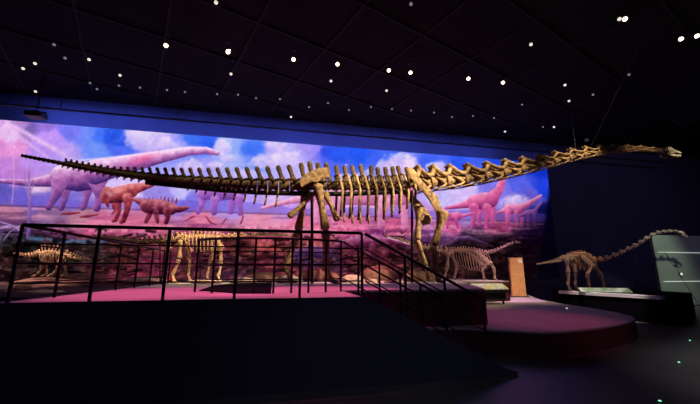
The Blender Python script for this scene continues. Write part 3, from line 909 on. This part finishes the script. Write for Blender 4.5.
    # --- girdles
    for nm, outline, thick, dy in spec['plates']:
        for sd in (-1, 1):
            c = [L(x, y, -dy) for x, y in outline]
            bm = B()
            mid = sum(c, Vector()) / len(c)
            off = sd * dy
            lo_, hi_ = [], []
            for p in c:
                lo_.append(bm.verts.new((p.x, off - thick * .5, p.z)))
                hi_.append(bm.verts.new((p.x, off + thick * .5, p.z)))
            inn_ = [bm.verts.new((p.x * .55 + mid.x * .45, off - thick * 1.1, p.z * .55 + mid.z * .45)) for p in c]
            ino_ = [bm.verts.new((p.x * .55 + mid.x * .45, off + thick * 1.1, p.z * .55 + mid.z * .45)) for p in c]
            nn = len(c)
            for i in range(nn):
                j = (i + 1) % nn
                bm.faces.new((lo_[i], lo_[j], hi_[j], hi_[i]))
                bm.faces.new((inn_[i], inn_[j], lo_[j], lo_[i]))
                bm.faces.new((hi_[i], hi_[j], ino_[j], ino_[i]))
            bm.faces.new(inn_[::-1]); bm.faces.new(ino_)
            obj(nm, bm, m, root)
    for nm, p, q_, rr, dy in spec['bones']:
        a, b_ = L(*p, dy), L(*q_, dy)
        a.y = b_.y = dy
        obj(nm, bone(B(), a, b_, rr[0] * U, rr[1] * U, rr[2] * U, 10, (0.02, 0, 0)), m, root, smooth=True)
    # --- feet: a pad of metapodials with toes at each ground point
    for nm, (x, y), dy, sz in spec['feet']:
        p = L(x, y, dy); p.y = dy
        sg = 1 if nc.at(1).x > dc.at(0).x else -1
        rt = None
        for k in range(5):
            an = (k - 2) * .42
            d = Vector((math.cos(an) * sg, math.sin(an), 0))
            bm = B()
            q0 = p + Vector((d.x * sz * .15, d.y * sz * .22, 0))
            q1 = Vector((p.x + d.x * sz * .55, dy + d.y * sz * .45, max(sz * .16, sz * .28)))
            q2 = Vector((p.x + d.x * sz * .95, dy + d.y * sz * .75, sz * .10))
            loft(bm, [q0, q0.lerp(q1, .5), q1, q1.lerp(q2, .3), q2], [sz * .13, sz * .09, sz * .13, sz * .10, sz * .06], 7)
            o = obj(nm if k == 0 else 'toe', bm, m, root, smooth=True) if k == 0 else obj('toe', bm, m, rt, smooth=True)
            if k == 0: rt = o
    # --- armature
    for nm, pts, r in spec.get('steel', []):
        obj(nm, loft(B(), [L(*p) for p in pts], [r] * len(pts), 8), M['steel'], root, smooth=True)
    return root


def ground_z(px, py, t):
    return at(px, py, t)[2]


U0 = 11.5 / F
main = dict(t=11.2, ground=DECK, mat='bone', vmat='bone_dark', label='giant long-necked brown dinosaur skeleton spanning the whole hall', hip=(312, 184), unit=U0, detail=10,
    tail=[(301, 186), (290, 186), (260, 185.5), (230, 184.3), (200, 182.3), (170, 180), (140, 176.6), (110, 172.3), (80, 167), (50, 161), (22, 155.6)],
    n_tail=38, tail_ratio=0.966, tail_r=(6.0, 1.6), tail_h=(13, 2.6), rod=0.87, chevron=14, tp=1,
    back=[(301, 186), (330, 186.5), (360, 187), (390, 187), (415, 184)], n_back=14, back_r=4.6, back_h=(21.5, 16.5), ribs=(37, 17.5, 1.5), rib_r=1.2, rib_lean=4.5, rib_top=2.6, first_rib=4,
    neck=[(415, 184), (430, 182.5), (445, 181), (462, 179.6), (480, 177), (500, 173.4), (520, 169.4), (540, 165), (560, 160), (580, 155.4), (600, 152), (620, 149.8), (640, 149.8), (654, 151), (662, 151.6)],
    n_neck=16, neck_ratio=0.985, neck_r=(8.2, 2.5), neck_h=(12, 2.2), neck_ribs=True, snout=(679.5, 153.2),
    plates=[('ilium', [(299, 182), (302, 176.5), (309, 172), (318, 168.4), (326, 167.2), (330.5, 171), (329.5, 177), (322, 178.8), (317, 182.5), (312, 181.5), (306, 184.5), (302, 187)], .035, .42),
            ('scapula', [(406.5, 169.5), (410, 167), (414, 169.5), (417, 175), (424, 183), (431, 190.5), (437, 196), (440, 204), (438.5, 210), (433.5, 208), (430, 201.5), (424, 193.5), (416, 184), (410.5, 177.5)], .035, .66),
            ('coracoid', [(436, 203), (440, 205), (442, 210), (440, 214), (436, 213), (434, 208)], .04, .5),
            ('sternal_plate', [(425, 215), (429, 214), (432, 218), (430, 224), (426, 225), (423, 220)], .03, .12)],
    bones=[('femur', (317, 184), (325.5, 230), (5.2, 3.0, 4.6), -.50), ('tibia', (325.5, 230), (327, 272), (4.2, 2.3, 3.2), -.50), ('fibula', (323.5, 231), (324, 271), (2.2, 1.3, 2.0), -.60),
           ('femur', (306, 186), (298, 231), (5.2, 3.0, 4.6), .50), ('tibia', (298, 231), (285.5, 270), (4.2, 2.3, 3.2), .50), ('fibula', (296, 231), (283, 269), (2.2, 1.3, 2.0), .60),
           ('ischium', (314, 193), (288.5, 217), (2.6, 1.7, 3.4), -.22), ('ischium', (314, 193), (290, 216), (2.6, 1.7, 3.4), .22),
           ('pubis', (324, 192), (338, 221), (3.6, 2.0, 3.6), -.22), ('pubis', (324, 192), (337, 220), (3.6, 2.0, 3.6), .22),
           ('humerus', (443, 211), (434, 246), (6.8, 3.1, 4.2), -.66), ('radius', (434, 246), (436, 271), (2.8, 1.8, 2.6), -.58), ('ulna', (432, 246), (433, 271), (3.0, 1.9, 2.4), -.68),
           ('humerus', (419, 205), (417, 240), (6.0, 2.9, 4.2), .62), ('radius', (417, 240), (426, 266), (2.8, 1.8, 2.6), .58), ('ulna', (415, 240), (423, 266), (3.0, 1.9, 2.4), .68)],
    feet=[('hind_foot', (326.5, 272), -.5, .44), ('hind_foot', (285, 270), .5, .44), ('fore_foot', (434.5, 271), -.62, .36), ('fore_foot', (425, 266), .62, .36)],
    steel=[('support_beam', [(146, 182), (180, 185.6), (220, 190), (260, 192.5), (300, 193.6), (345, 194), (410, 191.5)], .085),
           ('support_post', [(312, 193), (312, 283.5)], .05), ('support_post', [(412, 191), (412, 283)], .05)])
skeleton(main)

UB = 13.3 / F
skeleton(dict(t=13.9, ground=DECK, mat='bone_pale', label='small pale long-necked skeleton behind the inner railing left of the giant hind leg', hip=(182, 238), unit=UB, detail=6,
    tail=[(183, 239), (170, 240.5), (150, 241.5), (130, 240.5), (110, 238), (92, 235)], n_tail=20, tail_ratio=.96, tail_r=(2.2, .7), tail_h=(4.6, 1), chevron=4, rod=.85,
    back=[(181, 239), (195, 237), (210, 237), (222, 238.5)], n_back=11, back_r=2, back_h=(4.5, 3.5), ribs=(16, 9, -2), rib_r=.55, first_rib=1,
    neck=[(222, 238.5), (235, 237), (252, 235.6), (270, 234.8), (288, 235.6), (296, 237)], n_neck=12, neck_r=(2.1, 1.1), neck_h=(2.6, 1), snout=(303, 239.6),
    plates=[('ilium', [(174, 239), (177, 235.5), (183, 234), (188, 236.5), (187, 240), (180, 242)], .04, .16), ('scapula', [(211, 236), (214, 236), (219, 241), (223, 246), (220, 248), (214, 242)], .03, .3)],
    bones=[('femur', (180, 240), (179, 259), (2.4, 1.4, 2.2), -.26), ('tibia', (179, 259), (172, 276), (2, 1.1, 1.6), -.26), ('femur', (183, 240), (189, 259), (2.4, 1.4, 2.2), .26), ('tibia', (189, 259), (188, 276), (2, 1.1, 1.6), .26),
           ('ischium', (180, 242), (169, 249), (1.2, .8, 1.4), 0), ('pubis', (186, 242), (192, 252), (1.4, .9, 1.6), 0),
           ('humerus', (220, 245), (221, 262), (2.4, 1.3, 2), -.3), ('radius', (221, 262), (218, 277), (1.8, 1, 1.5), -.3), ('humerus', (216, 245), (210, 261), (2.4, 1.3, 2), .3), ('radius', (210, 261), (207, 277), (1.8, 1, 1.5), .3)],
    feet=[('hind_foot', (172, 276), -.26, .24), ('hind_foot', (188, 276), .26, .24), ('fore_foot', (218, 277), -.3, .2), ('fore_foot', (207, 277), .3, .2)],
    steel=[('support_beam', [(100, 237.5), (140, 243.5), (182, 242), (222, 241), (250, 238), (292, 238)], .03), ('support_post', [(200, 241), (200, 282)], .025), ('support_post', [(160, 243), (160, 282)], .025)]))

TA = 12.3
GA_ = 1.62
UA = 10.6 / F
skeleton(dict(t=TA, ground=GA_, mat='bone_pale', label='small pale spiny-backed skeleton at far left behind the corner of the railing', hip=(62, 256), unit=UA, detail=6,
    tail=[(62, 256), (72, 258), (84, 260), (96, 263)], n_tail=14, tail_ratio=.95, tail_r=(1.6, .5), tail_h=(4, .6), rod=.85,
    back=[(63, 256), (56, 253), (48, 252.6), (41, 254)], n_back=8, back_r=1.6, back_h=(6, 8), ribs=(12, 7, 2), rib_r=.5, first_rib=1,
    neck=[(41, 254), (34, 256), (27, 256.4), (20, 255), (17, 253)], n_neck=8, neck_r=(1.4, .9), neck_h=(4, 1), snout=(12.6, 253.6),
    plates=[('ilium', [(58, 254), (62, 252.6), (67, 254.5), (66, 258), (60, 259)], .035, .13), ('scapula', [(48, 253), (51, 253), (46, 260), (42, 262), (42, 258)], .03, .2)],
    bones=[('femur', (62, 257), (58, 266), (1.8, 1.1, 1.6), -.2), ('tibia', (58, 266), (53, 274), (1.5, .9, 1.3), -.2), ('femur', (63, 257), (64, 266), (1.8, 1.1, 1.6), .2), ('tibia', (64, 266), (66, 274), (1.5, .9, 1.3), .2),
           ('humerus', (43, 260), (41, 267), (1.6, 1, 1.4), -.2), ('radius', (41, 267), (37, 274), (1.3, .8, 1.1), -.2), ('humerus', (43, 260), (46, 267), (1.6, 1, 1.4), .2), ('radius', (46, 267), (46, 274), (1.3, .8, 1.1), .2)],
    feet=[('hind_foot', (53, 274), -.2, .16), ('hind_foot', (66, 274), .2, .16), ('fore_foot', (37, 274), -.2, .14), ('fore_foot', (46, 274), .2, .14)],
    steel=[('support_post', [(55, 254), (55, 276.5)], .02)]))

UD = 15.4 / F
skeleton(dict(t=14.5, ground=DECK, mat='bone_grey', label='small greyish skeleton with raised neck beside the orange sign', hip=(448, 252), unit=UD, detail=6,
    tail=[(449, 252), (438, 250.6), (426, 248), (412, 243.6), (398, 239), (384, 235)], n_tail=20, tail_ratio=.96, tail_r=(1.8, .6), tail_h=(3.2, .8), rod=.85, chevron=3,
    back=[(447, 252), (458, 250.6), (472, 251), (486, 253.6)], n_back=15, back_r=1.6, back_h=(2.6, 2.2), ribs=(21, 8, -4), rib_r=.32, first_rib=3,
    neck=[(486, 253.6), (494, 251.6), (502, 248.4), (510, 244.4), (515, 242.4)], n_neck=10, neck_r=(1.5, 1), neck_h=(1.8, .9), snout=(520, 242),
    plates=[('ilium', [(443, 251.6), (447, 249.4), (452, 250), (454, 253.6), (449, 255.6)], .04, .15), ('scapula', [(473, 251), (476, 250.6), (483, 255), (490, 260.6), (492, 265), (488, 265), (480, 258)], .03, .3)],
    bones=[('femur', (448, 253), (447, 267), (2, 1.2, 1.8), -.24), ('tibia', (447, 267), (444, 278), (1.7, 1, 1.4), -.24), ('femur', (451, 253), (457, 267), (2, 1.2, 1.8), .24), ('tibia', (457, 267), (454, 278), (1.7, 1, 1.4), .24),
           ('humerus', (490, 262), (494, 269.5), (2, 1.2, 1.8), -.3), ('radius', (494, 269.5), (494.5, 279), (1.6, 1, 1.4), -.3), ('humerus', (488, 262), (482, 270), (2, 1.2, 1.8), .3), ('radius', (482, 270), (484, 279), (1.6, 1, 1.4), .3)],
    feet=[('hind_foot', (444, 278), -.24, .2), ('hind_foot', (454, 278), .24, .2), ('fore_foot', (494.5, 279), -.3, .17), ('fore_foot', (484, 279), .3, .17)],
    steel=[('support_post', [(466, 252), (466, 280)], .02)]))

UE = 15.8 / F
GE = 0.92
skeleton(dict(t=12.9, ground=GE, mat='bone_grey', label='dim reddish skeleton with long neck rising right on a white-edged plinth', hip=(570, 257), unit=UE, detail=6,
    tail=[(571, 257), (562, 260), (550, 262.4), (537, 264)], n_tail=16, tail_ratio=.95, tail_r=(1.8, .6), tail_h=(2, .6), rod=.8,
    back=[(570, 257.4), (577, 254.6), (584, 254.6), (592, 260)], n_back=10, back_r=1.6, back_h=(2.4, 2), ribs=(16, 7, -1), rib_r=.34, first_rib=1,
    neck=[(592, 260), (600, 260.6), (610, 258), (620, 253.6), (630, 249), (640, 243.6), (650, 236.6), (658, 233.2), (667, 231.6), (675, 231.6), (679, 232.6)], n_neck=14, neck_gap=.55, neck_r=(1.9, 1.2), neck_h=(1.8, .9), snout=(687, 236),
    plates=[('ilium', [(564, 257.6), (568, 254.6), (573, 254.6), (576, 258), (570, 260.6)], .04, .15), ('scapula', [(580, 255), (583, 254.6), (589, 259), (595, 265), (593, 269), (588, 265), (582, 259)], .03, .32)],
    bones=[('femur', (566, 258), (568, 273), (2.2, 1.3, 2), -.24), ('tibia', (568, 273), (568, 285), (1.8, 1, 1.5), -.24), ('femur', (571, 258), (576, 273), (2.2, 1.3, 2), .24), ('tibia', (576, 273), (575, 285), (1.8, 1, 1.5), .24),
           ('humerus', (592, 265), (587, 275), (2.2, 1.2, 1.8), -.3), ('radius', (587, 275), (589, 286), (1.7, 1, 1.4), -.3), ('humerus', (594, 265), (601, 275), (2.2, 1.2, 1.8), .3), ('radius', (601, 275), (604, 286), (1.7, 1, 1.4), .3)],
    feet=[('hind_foot', (568, 285), -.24, .2), ('hind_foot', (575, 285), .24, .2), ('fore_foot', (589, 286), -.3, .17), ('fore_foot', (604, 286), .3, .17)],
    steel=[('support_post', [(582, 256), (582, 289.6)], .02), ('support_post', [(636, 246), (636, 292)], .012), ('neck_rod', [(592, 260), (600, 260.6), (610, 258), (620, 253.6), (630, 249), (640, 243.6), (650, 236.6), (658, 233.2), (667, 231.6), (675, 231.6), (679, 232.6)], .025)]))

# ================================================================== plinths, display beds, rocks
def rock(label, s, t, z, sx_, sy_, sz_, m, seed, group=None):
    r = random.Random(seed)
    bm = B()
    bmesh.ops.create_icosphere(bm, subdivisions=2, radius=1)
    for v in bm.verts:
        v.co *= r.uniform(.82, 1.12)
        v.co.x *= sx_; v.co.y *= sy_; v.co.z *= sz_
        v.co.z = max(v.co.z, -sz_ * .35)
        v.co.z += sz_ * .35
    o = obj('rock', bm, m, loc=fr(s, t, z), rz=ANG + r.uniform(-.4, .4))
    tag(o, label, 'rock', group)
    return o


bed = empty('display_bed', fr(-9.5, 14, 0))
tag(bed, 'dark earthen display bed left of the side railing', 'display bed')
obj('bed_side', box(B(), -6.5, 5.65, -5.5, 3.75, 0, 1.2), M['skirt'], bed)
bm = B()
NXB, NYB = 34, 26
g = [[bm.verts.new((-6.5 + 12.15 * i / NXB, -5.5 + 9.25 * j / NYB, 1.2 + .02 + .07 * random.random() + (.22 * math.exp(-((-6.5 + 12.15 * i / NXB - 1.6) / 2.2) ** 2 - ((-5.5 + 9.25 * j / NYB + 1.7) / 1.2) ** 2))))
      for i in range(NXB + 1)] for j in range(NYB + 1)]
for j in range(NYB):
    for i in range(NXB):
        bm.faces.new((g[j][i], g[j][i + 1], g[j + 1][i + 1], g[j + 1][i]))
obj('soil', bm, M['soil'], bed, smooth=True)
hipA = at(50, 275, TA)
rock('flat brown rock under the small spiny-backed skeleton', hipA[0], TA, 1.25, 1.1, .5, .27, M['rock'], 3)
for (x, y, t, a, b_, c, mt, lab) in ((3, 277, 10.8, .28, .28, .18, 'rock_pale', 'pale flat rock at the left edge below the spiny-backed skeleton'),
                                     (25, 278, 11.2, .26, .22, .18, 'rock', 'brown rock beside the pale rock at the left edge'),
                                     (43, 284, 10.3, .6, .25, .10, 'rock_pale', 'long low pale rock below the spiny-backed skeleton'),
                                     (86, 275, 14.0, .9, .4, .4, 'rock', 'long reddish rock behind the side railing')):
    p = at(x, y, t)
    rock(lab, p[0], t, 1.2 if t < 13 else 1.2, a, b_, c, M[mt], int(x * 7))
rk = [(244, 281, 13.2, .55, .3, .16, 'rock_pale', 'pale low rock behind the flat black patch'), (290, 281, 12.6, .5, .35, .2, 'rock_pale', 'pale rock beside the far hind foot of the giant skeleton'),
      (262, 280, 14.4, .9, .4, .3, 'rock', 'dark rock behind the flat black patch'),
      (318, 279, 14.6, 1.0, .4, .42, 'rock', 'dark rock mound between the giant skeleton hind feet'), (352, 281, 12.8, .48, .3, .22, 'rock_pale', 'large pale rock between the giant skeleton fore and hind legs'),
      (373, 281, 12.4, .26, .2, .12, 'rock_pale', 'flat pale rock right of the large pale rock'), (394, 281, 12.0, .42, .2, .08, 'rock_pale', 'long flat pale slab left of the giant fore feet'),
      (378, 279, 15.0, 1.2, .5, .5, 'rock', 'dark rock bank behind the flat pale rock'), (418, 279, 13.4, .8, .4, .35, 'rock', 'dark rock behind the giant fore feet'),
      (145, 281, 14.8, .8, .3, .14, 'rock_pale', 'pale flat rock under the tail of the small pale skeleton'), (206, 281, 13.0, .6, .25, .1, 'rock_pale', 'thin pale rock in front of the small pale skeleton feet'),
      (432, 281, 14.0, .5, .3, .2, 'rock_pale', 'pale rock left of the small greyish skeleton')]
for x, y, t, a, b_, c, mt, lab in rk:
    p = at(x, y, t)
    rock(lab, p[0], t, DECK + .002, a, b_, c, M[mt], int(x * 3))

# plinth of the right skeleton
pw = [inv(*q) for q in ((9.25, 15.3), (10.75, 12.0), (14.0, 14.2), (13.6, 18.4), (10.5, 18.0))]
o_ = pw[0]
pl = empty('plinth', fr(o_[0], o_[1], 0))
tag(pl, 'long black plinth with white edge carrying the dim right skeleton', 'plinth')
pw = [(a_ - o_[0], b__ - o_[1]) for a_, b__ in pw]
obj('plinth_body', prism(B(), pw, 0, GE), M['dull_black'], pl)
(x0, y0), (x1, y1) = pw[0], pw[1]
ln_ = math.hypot(x1 - x0, y1 - y0)
nx_, ny_ = -(y1 - y0) / ln_, (x1 - x0) / ln_
w_ = .22
obj('white_edge', prism(B(), [(x0 - nx_ * .04, y0 - ny_ * .04), (x1 - nx_ * .04, y1 - ny_ * .04), (x1 + nx_ * w_, y1 + ny_ * w_), (x0 + nx_ * w_, y0 + ny_ * w_)], GE - .1, GE + .02), M['slab'], pl)


def info_panel(label, p0, p1, t, zb, zt, tilt_d, mprint, cat='info panel'):
    s0_, s1_ = p0, p1
    c = (s0_ + s1_) / 2
    h_ = (s1_ - s0_) / 2
    root = empty('info_panel', fr(c, t, zb))
    tag(root, label, cat)
    H = zt - zb
    bm = B()
    for zz_, off in ((0, 0), (0.03, 0.03)):
        pass
    v = [bm.verts.new(q) for q in ((-h_, -tilt_d, H - .18), (h_, -tilt_d, H - .18), (h_, tilt_d, H), (-h_, tilt_d, H),
                                   (-h_, -tilt_d, H - .22), (h_, -tilt_d, H - .22), (h_, tilt_d, H - .05), (-h_, tilt_d, H - .05))]
    for f in ((0, 1, 2, 3), (7, 6, 5, 4), (0, 4, 5, 1), (1, 5, 6, 2), (2, 6, 7, 3), (3, 7, 4, 0)):
        bm.faces.new([v[i] for i in f])
    obj('print', bm, mprint, root)
    obj('frame', box(B(), -h_ - .03, h_ + .03, -tilt_d - .03, tilt_d, H - .34, H - .225), M['frame'], root)
    for x in (-h_ * .8, h_ * .8):
        obj('leg', box(B(), x - .03, x + .03, -.03, .03, 0, H - .34), M['frame'], root)
    return root


pa, pb = at(473, 285, 12.2)[0], at(505, 285, 12.2)[0]
ip = info_panel('colourful low information panel on dark stand left of the orange sign', pa, pb, 12.2, .5, 1.3, .2, M['info_a'])
obj('stand_body', box(B(), -(pb - pa) / 2 + .1, (pb - pa) / 2 - .1, -.12, .14, .16, .455), M['frame'], ip)
# landscape print lying on the right plinth
c_ = inv(10.45, 14.2)
gp = empty('info_panel', fr(c_[0], c_[1], GE), math.radians(-12))
tag(gp, 'green landscape information panel on the right plinth', 'info panel')
bm = B()
v = [bm.verts.new(q) for q in ((-.92, -.14, .05), (.92, -.14, .05), (.92, .14, .19), (-.92, .14, .19), (-.92, -.14, .02), (.92, -.14, .02), (.92, .14, .15), (-.92, .14, .15))]
for f in ((0, 1, 2, 3), (7, 6, 5, 4), (0, 4, 5, 1), (1, 5, 6, 2), (2, 6, 7, 3), (3, 7, 4, 0)):
    bm.faces.new([v[k] for k in f])
obj('print', bm, M['info_b'], gp)
for x in (-.7, .7):
    obj('bracket', box(B(), x - .03, x + .03, .04, .12, 0, .1), M['frame'], gp)

# orange upright sign
p = at(519, 297, 15.4)
w0 = (at(525.5, 280, 15.4)[0] - at(512, 280, 15.4)[0]) / 2
sg = empty('sign_panel', fr(p[0], 15.4, .5))
tag(sg, 'upright orange-brown sign board with small white label near its top', 'sign')
obj('board', box(B(), -w0, w0, -.06, .06, 0.04, 1.98), M['sign'], sg)
obj('foot', box(B(), -w0 - .05, w0 + .05, -.2, .2, 0, .04), M['frame'], sg)
obj('label_plate', box(B(), w0 * .25, w0 * .8, -.075, -.0605, 1.72, 1.9), M['signlabel'], sg)
for k, (x0, x1) in enumerate(((-.7, .5), (-.7, .2), (-.7, .6), (-.7, .45))):
    obj('text_line', box(B(), w0 * x0, w0 * x1, -.066, -.0605, 1.45 - .12 * k, 1.48 - .12 * k), mat('pale_print', (0.75, 0.5, 0.3), .6) if k == 0 else bpy.data.materials['pale_print'], sg)

# pale partition at the right edge
tp_ = 13.9
pL, pBt = at(661, 307, tp_), 0
sL = at(656, 270, tp_)[0]
pt = empty('glass_partition', fr(sL, tp_, 0))
tag(pt, 'tall pale green glazed partition at right edge with two thin light strips', 'partition')
ztop = at(652, 234, tp_)[2]
obj('pane', box(B(), 0.05, 4.2, -.03, .03, .06, ztop - .03), M['glass'], pt)
obj('frame', box(B(), 0, .05, -.05, .05, 0, ztop), M['frame'], pt)
obj('frame', box(B(), .05, 4.2, -.05, .05, 0, .06), M['frame'], pt)
obj('frame', box(B(), .05, 4.2, -.05, .05, ztop - .03, ztop), M['frame'], pt)
for y in (252.6, 281.4):
    z = at(680, y, tp_)[2]
    obj('light_strip', box(B(), .3, 4.1, -.05, -.031, z - .009, z + .009), M['led'], pt)
za, zb_ = at(664, 252, tp_), at(699, 306, tp_)
obj('seam', loft(B(), [(za[0] - sL, -.034, za[2]), (zb_[0] - sL, -.034, zb_[2])], [.012, .012], 6), M['frame'], pt)
# small lamp glowing through the partition
z = at(679, 274, tp_)
lamp_o = empty('small_lamp', fr(z[0], tp_ - .06, z[2]))
tag(lamp_o, 'small round white lamp on the pale partition between the light strips', 'lamp')
bm = B(); loft(bm, [(0, 0, 0), (0, -.05, 0)], [.09, .08], 12, (0, 0, 1)); obj('housing', bm, M['fixture'], lamp_o)
bm = B(); loft(bm, [(0, -.052, 0), (0, -.07, 0)], [.07, .05], 12, (0, 0, 1)); obj('lens', bm, M['led'], lamp_o)

# floor markers
for (x, y, zz_, mt, lab) in ((660, 402, 0, 'marker', 'green floor marker lamp at the bottom right edge'), (679, 363, 0, 'marker', 'small green floor marker lamp on the dark aisle'),
                             (690, 341, 0, 'marker', 'tiny green floor marker lamp nearest the partition'), (567, 308.6, .5, 'marker_w', 'small white lamp set in the low magenta platform')):
    p = atz(x, y, zz_)
    r_ = empty('floor_marker_lamp', p, 0)
    tag(r_, lab, 'lamp')
    sc = .022 if mt == 'marker' else .035
    if x == 660: sc = .02
    bm = B(); loft(bm, [(0, 0, 0), (0, 0, .012)], [sc * 1.6, sc * 1.4], 12); obj('rim', bm, M['frame'], r_)
    bm = B(); loft(bm, [(0, 0, .0125), (0, 0, .022)], [sc, sc * .7], 12); obj('lens', bm, M[mt], r_)


# ================================================================== ceiling fixtures
def fixture(lens, size, drop):
    root = empty('ceiling_spotlight', (0, 0, 0), 0)
    bm = B(); loft(bm, [(0, 0, 0), (0, 0, -.03)], [size * .9, size * .9], 10); obj('mount', bm, M['fixture'], root)
    bm = B(); loft(bm, [(0, 0, -.03), (0, 0, -drop)], [.02, .02], 6); obj('stem', bm, M['fixture'], root)
    bm = B(); loft(bm, [(0, .5 * size, -drop + .02), (0, 0, -drop - .3 * size), (0, -1.2 * size, -drop - 1.5 * size)], [size * .7, size, size * 1.12], 12)
    obj('housing', bm, M['fixture'], root, smooth=True)
    bm = B(); loft(bm, [(0, -1.205 * size, -drop - 1.505 * size), (0, -1.26 * size, -drop - 1.56 * size)], [size * .95, size * .6], 12)
    obj('lens', bm, M[lens], root, smooth=True)
    return root


ORD = ['first', 'second', 'third', 'fourth', 'fifth', 'sixth', 'seventh', 'eighth', 'ninth', 'tenth', 'eleventh', 'twelfth', 'thirteenth', 'fourteenth', 'fifteenth', 'sixteenth', 'seventeenth', 'eighteenth', 'nineteenth', 'twentieth',
       'twenty-first', 'twenty-second', 'twenty-third', 'twenty-fourth']


def place_fix(lens, size, drop, spots, labf, group):
    proto = None
    for i, (x, y) in enumerate(spots):
        z = CEIL - drop - 1.5 * size
        p = atz(x, y, z)
        o = fixture(lens, size, drop) if proto is None else copy_tree(proto)
        proto = proto or o
        # turn the lens towards the visitors
        yaw = math.atan2(-p.x, p.y) * .8
        o.rotation_euler = (0, 0, yaw)
        o.location = (p.x - 1.2 * size * math.sin(yaw), p.y + 1.2 * size * math.cos(yaw), CEIL - .001)
        tag(o, labf(i), 'spotlight', group)


place_fix('lens_bright', .078, .35, [(166, 45.5), (228, 52), (293.5, 59.4), (337.5, 64.2), (388.8, 70.4), (410.5, 72.6), (468.4, 78.6), (503, 82.6)],
          lambda i: ORD[i] + ' bright warm spotlight from the left in the row above the giant skeleton', 'bright ceiling spotlight row')
place_fix('lens_bright', .075, .3, [(625, 19), (681, 39), (697, 36)],
          lambda i: ('bright spotlight high on the ceiling above the giant skull', 'bright spotlight left of the pair at the upper right edge', 'bright spotlight right of the pair at the upper right edge')[i], 'bright spotlights at the upper right')
place_fix('lens_mid', .06, .3, [(23, 68.5), (35, 63.5), (35.5, 91.5), (89, 59.5), (120, 75.3), (231, 74), (291, 117), (331, 81), (386.6, 90.6), (531, 44.4), (565, 85), (569, 101), (554, 127), (505, 131.6), (216, 2.5), (619.5, 19)],
          lambda i: ('dim spotlight at far left of ceiling, left of a similar pair', 'dim spotlight at far left of ceiling, right one of a pair', 'dim spotlight just above the hanging projector', 'dim spotlight on the ceiling left part, above the lighting pipe',
                     'dim spotlight below and left of the first bright spotlight', 'dim spotlight below the second bright spotlight', 'lone small spotlight over the middle of the mural top', 'dim spotlight below the fourth bright spotlight',
                     'dim spotlight below the fifth bright spotlight', 'elongated dim spotlight high right of the bright row', 'dim spotlight right of the bright row, upper of two', 'dim spotlight right of the bright row, lower of two',
                     'dim spotlight nearest above the giant neck', 'dim spotlight above the right end of the mural', 'dim spotlight cut by the top edge of the picture', 'small dim spotlight touching the bright one above the giant skull')[i], 'dim ceiling spotlights')
tiny = [(90, 83), (97, 89), (119, 85.6), (140, 87.6), (167, 90), (185, 92), (217, 94), (238, 94.6), (256, 98), (280, 99), (309, 107), (328, 103), (349, 110), (371, 107), (392, 109), (411, 110.6), (434, 112.6), (452, 117), (473, 116), (494, 118), (522, 104.6), (543, 127)]
place_fix('lens_dim', .05, .25, tiny, lambda i: ORD[i] + ' tiny faint track light from the left along the mural top', 'tiny track lights above the mural')
place_fix('lens_dim', .055, .25, [(54, 44.6), (411, 4), (593, 94.6), (629, 74.6), (65, 58)],
          lambda i: ('faint unlit lamp at upper left of the black ceiling', 'faint grey lamp at the top middle of the picture', 'faint lamp right of the two dim ones over the neck', 'faint lamp beside the slanting wire at right', 'dull grey lamp right of the faint upper left one')[i], 'faint ceiling lamps')

# hanging projector at the left
p = at(36, 115, 15.6)
pj = empty('projector', fr(p[0], 15.6, p[2]))
tag(pj, 'black projector hanging on a pole above the left mural', 'projector')
obj('body', box(B(), -.3, .3, -.22, .22, -.12, .1), M['fixture'], pj)
bm = B(); loft(bm, [(-.1, .22, 0), (-.1, .36, 0)], [.09, .1], 10, (0, 0, 1)); obj('lens', bm, M['frame'], pj)
bm = B(); loft(bm, [(0, 0, .1), (0, 0, CEIL - .01 - p[2])], [.03, .03], 8); obj('pole', bm, M['fixture'], pj)
obj('bracket', box(B(), -.36, .36, -.04, .04, .1, .16), M['fixture'], pj)

# slanting suspension wire and round sensor over the neck
a = at(591, 146, 11.2); c = atz(640, 44, CEIL)
sc_ = inv(c.x, c.y)
wr_ = obj('suspension_wire', loft(B(), [(0, 0, 0), (sc_[0] - a[0], sc_[1] - a[1], CEIL - .01 - a[2])], [.012, .012], 6), M['wire'], loc=fr(a[0], a[1], a[2]), rz=ANG)
tag(wr_, 'thin slanting wire from the ceiling to the giant neck', 'wire')
a = at(576, 150, 11.2)
wr_ = obj('suspension_wire', loft(B(), [(0, 0, 0), (0, 0, CEIL - .01 - a[2])], [.007, .007], 6), M['wire'], loc=fr(a[0], a[1], a[2]), rz=ANG)
tag(wr_, 'thin vertical wire from the ceiling to the giant neck', 'wire')
a = at(586.5, 140, 16.5)
sn = empty('ceiling_pendant', fr(a[0], 16.5, a[2]))
tag(sn, 'small round grey pendant hanging just above the giant neck', 'pendant')
bm = B(); loft(bm, [(0, 0, .1), (0, 0, .06), (0, 0, -.06), (0, 0, -.1)], [.05, .11, .11, .05], 10); obj('body', bm, M['signlabel'], sn, smooth=True)
bm = B(); loft(bm, [(0, 0, .1), (0, 0, CEIL - .01 - a[2])], [.008, .008], 6); obj('cable', bm, M['wire'], sn)
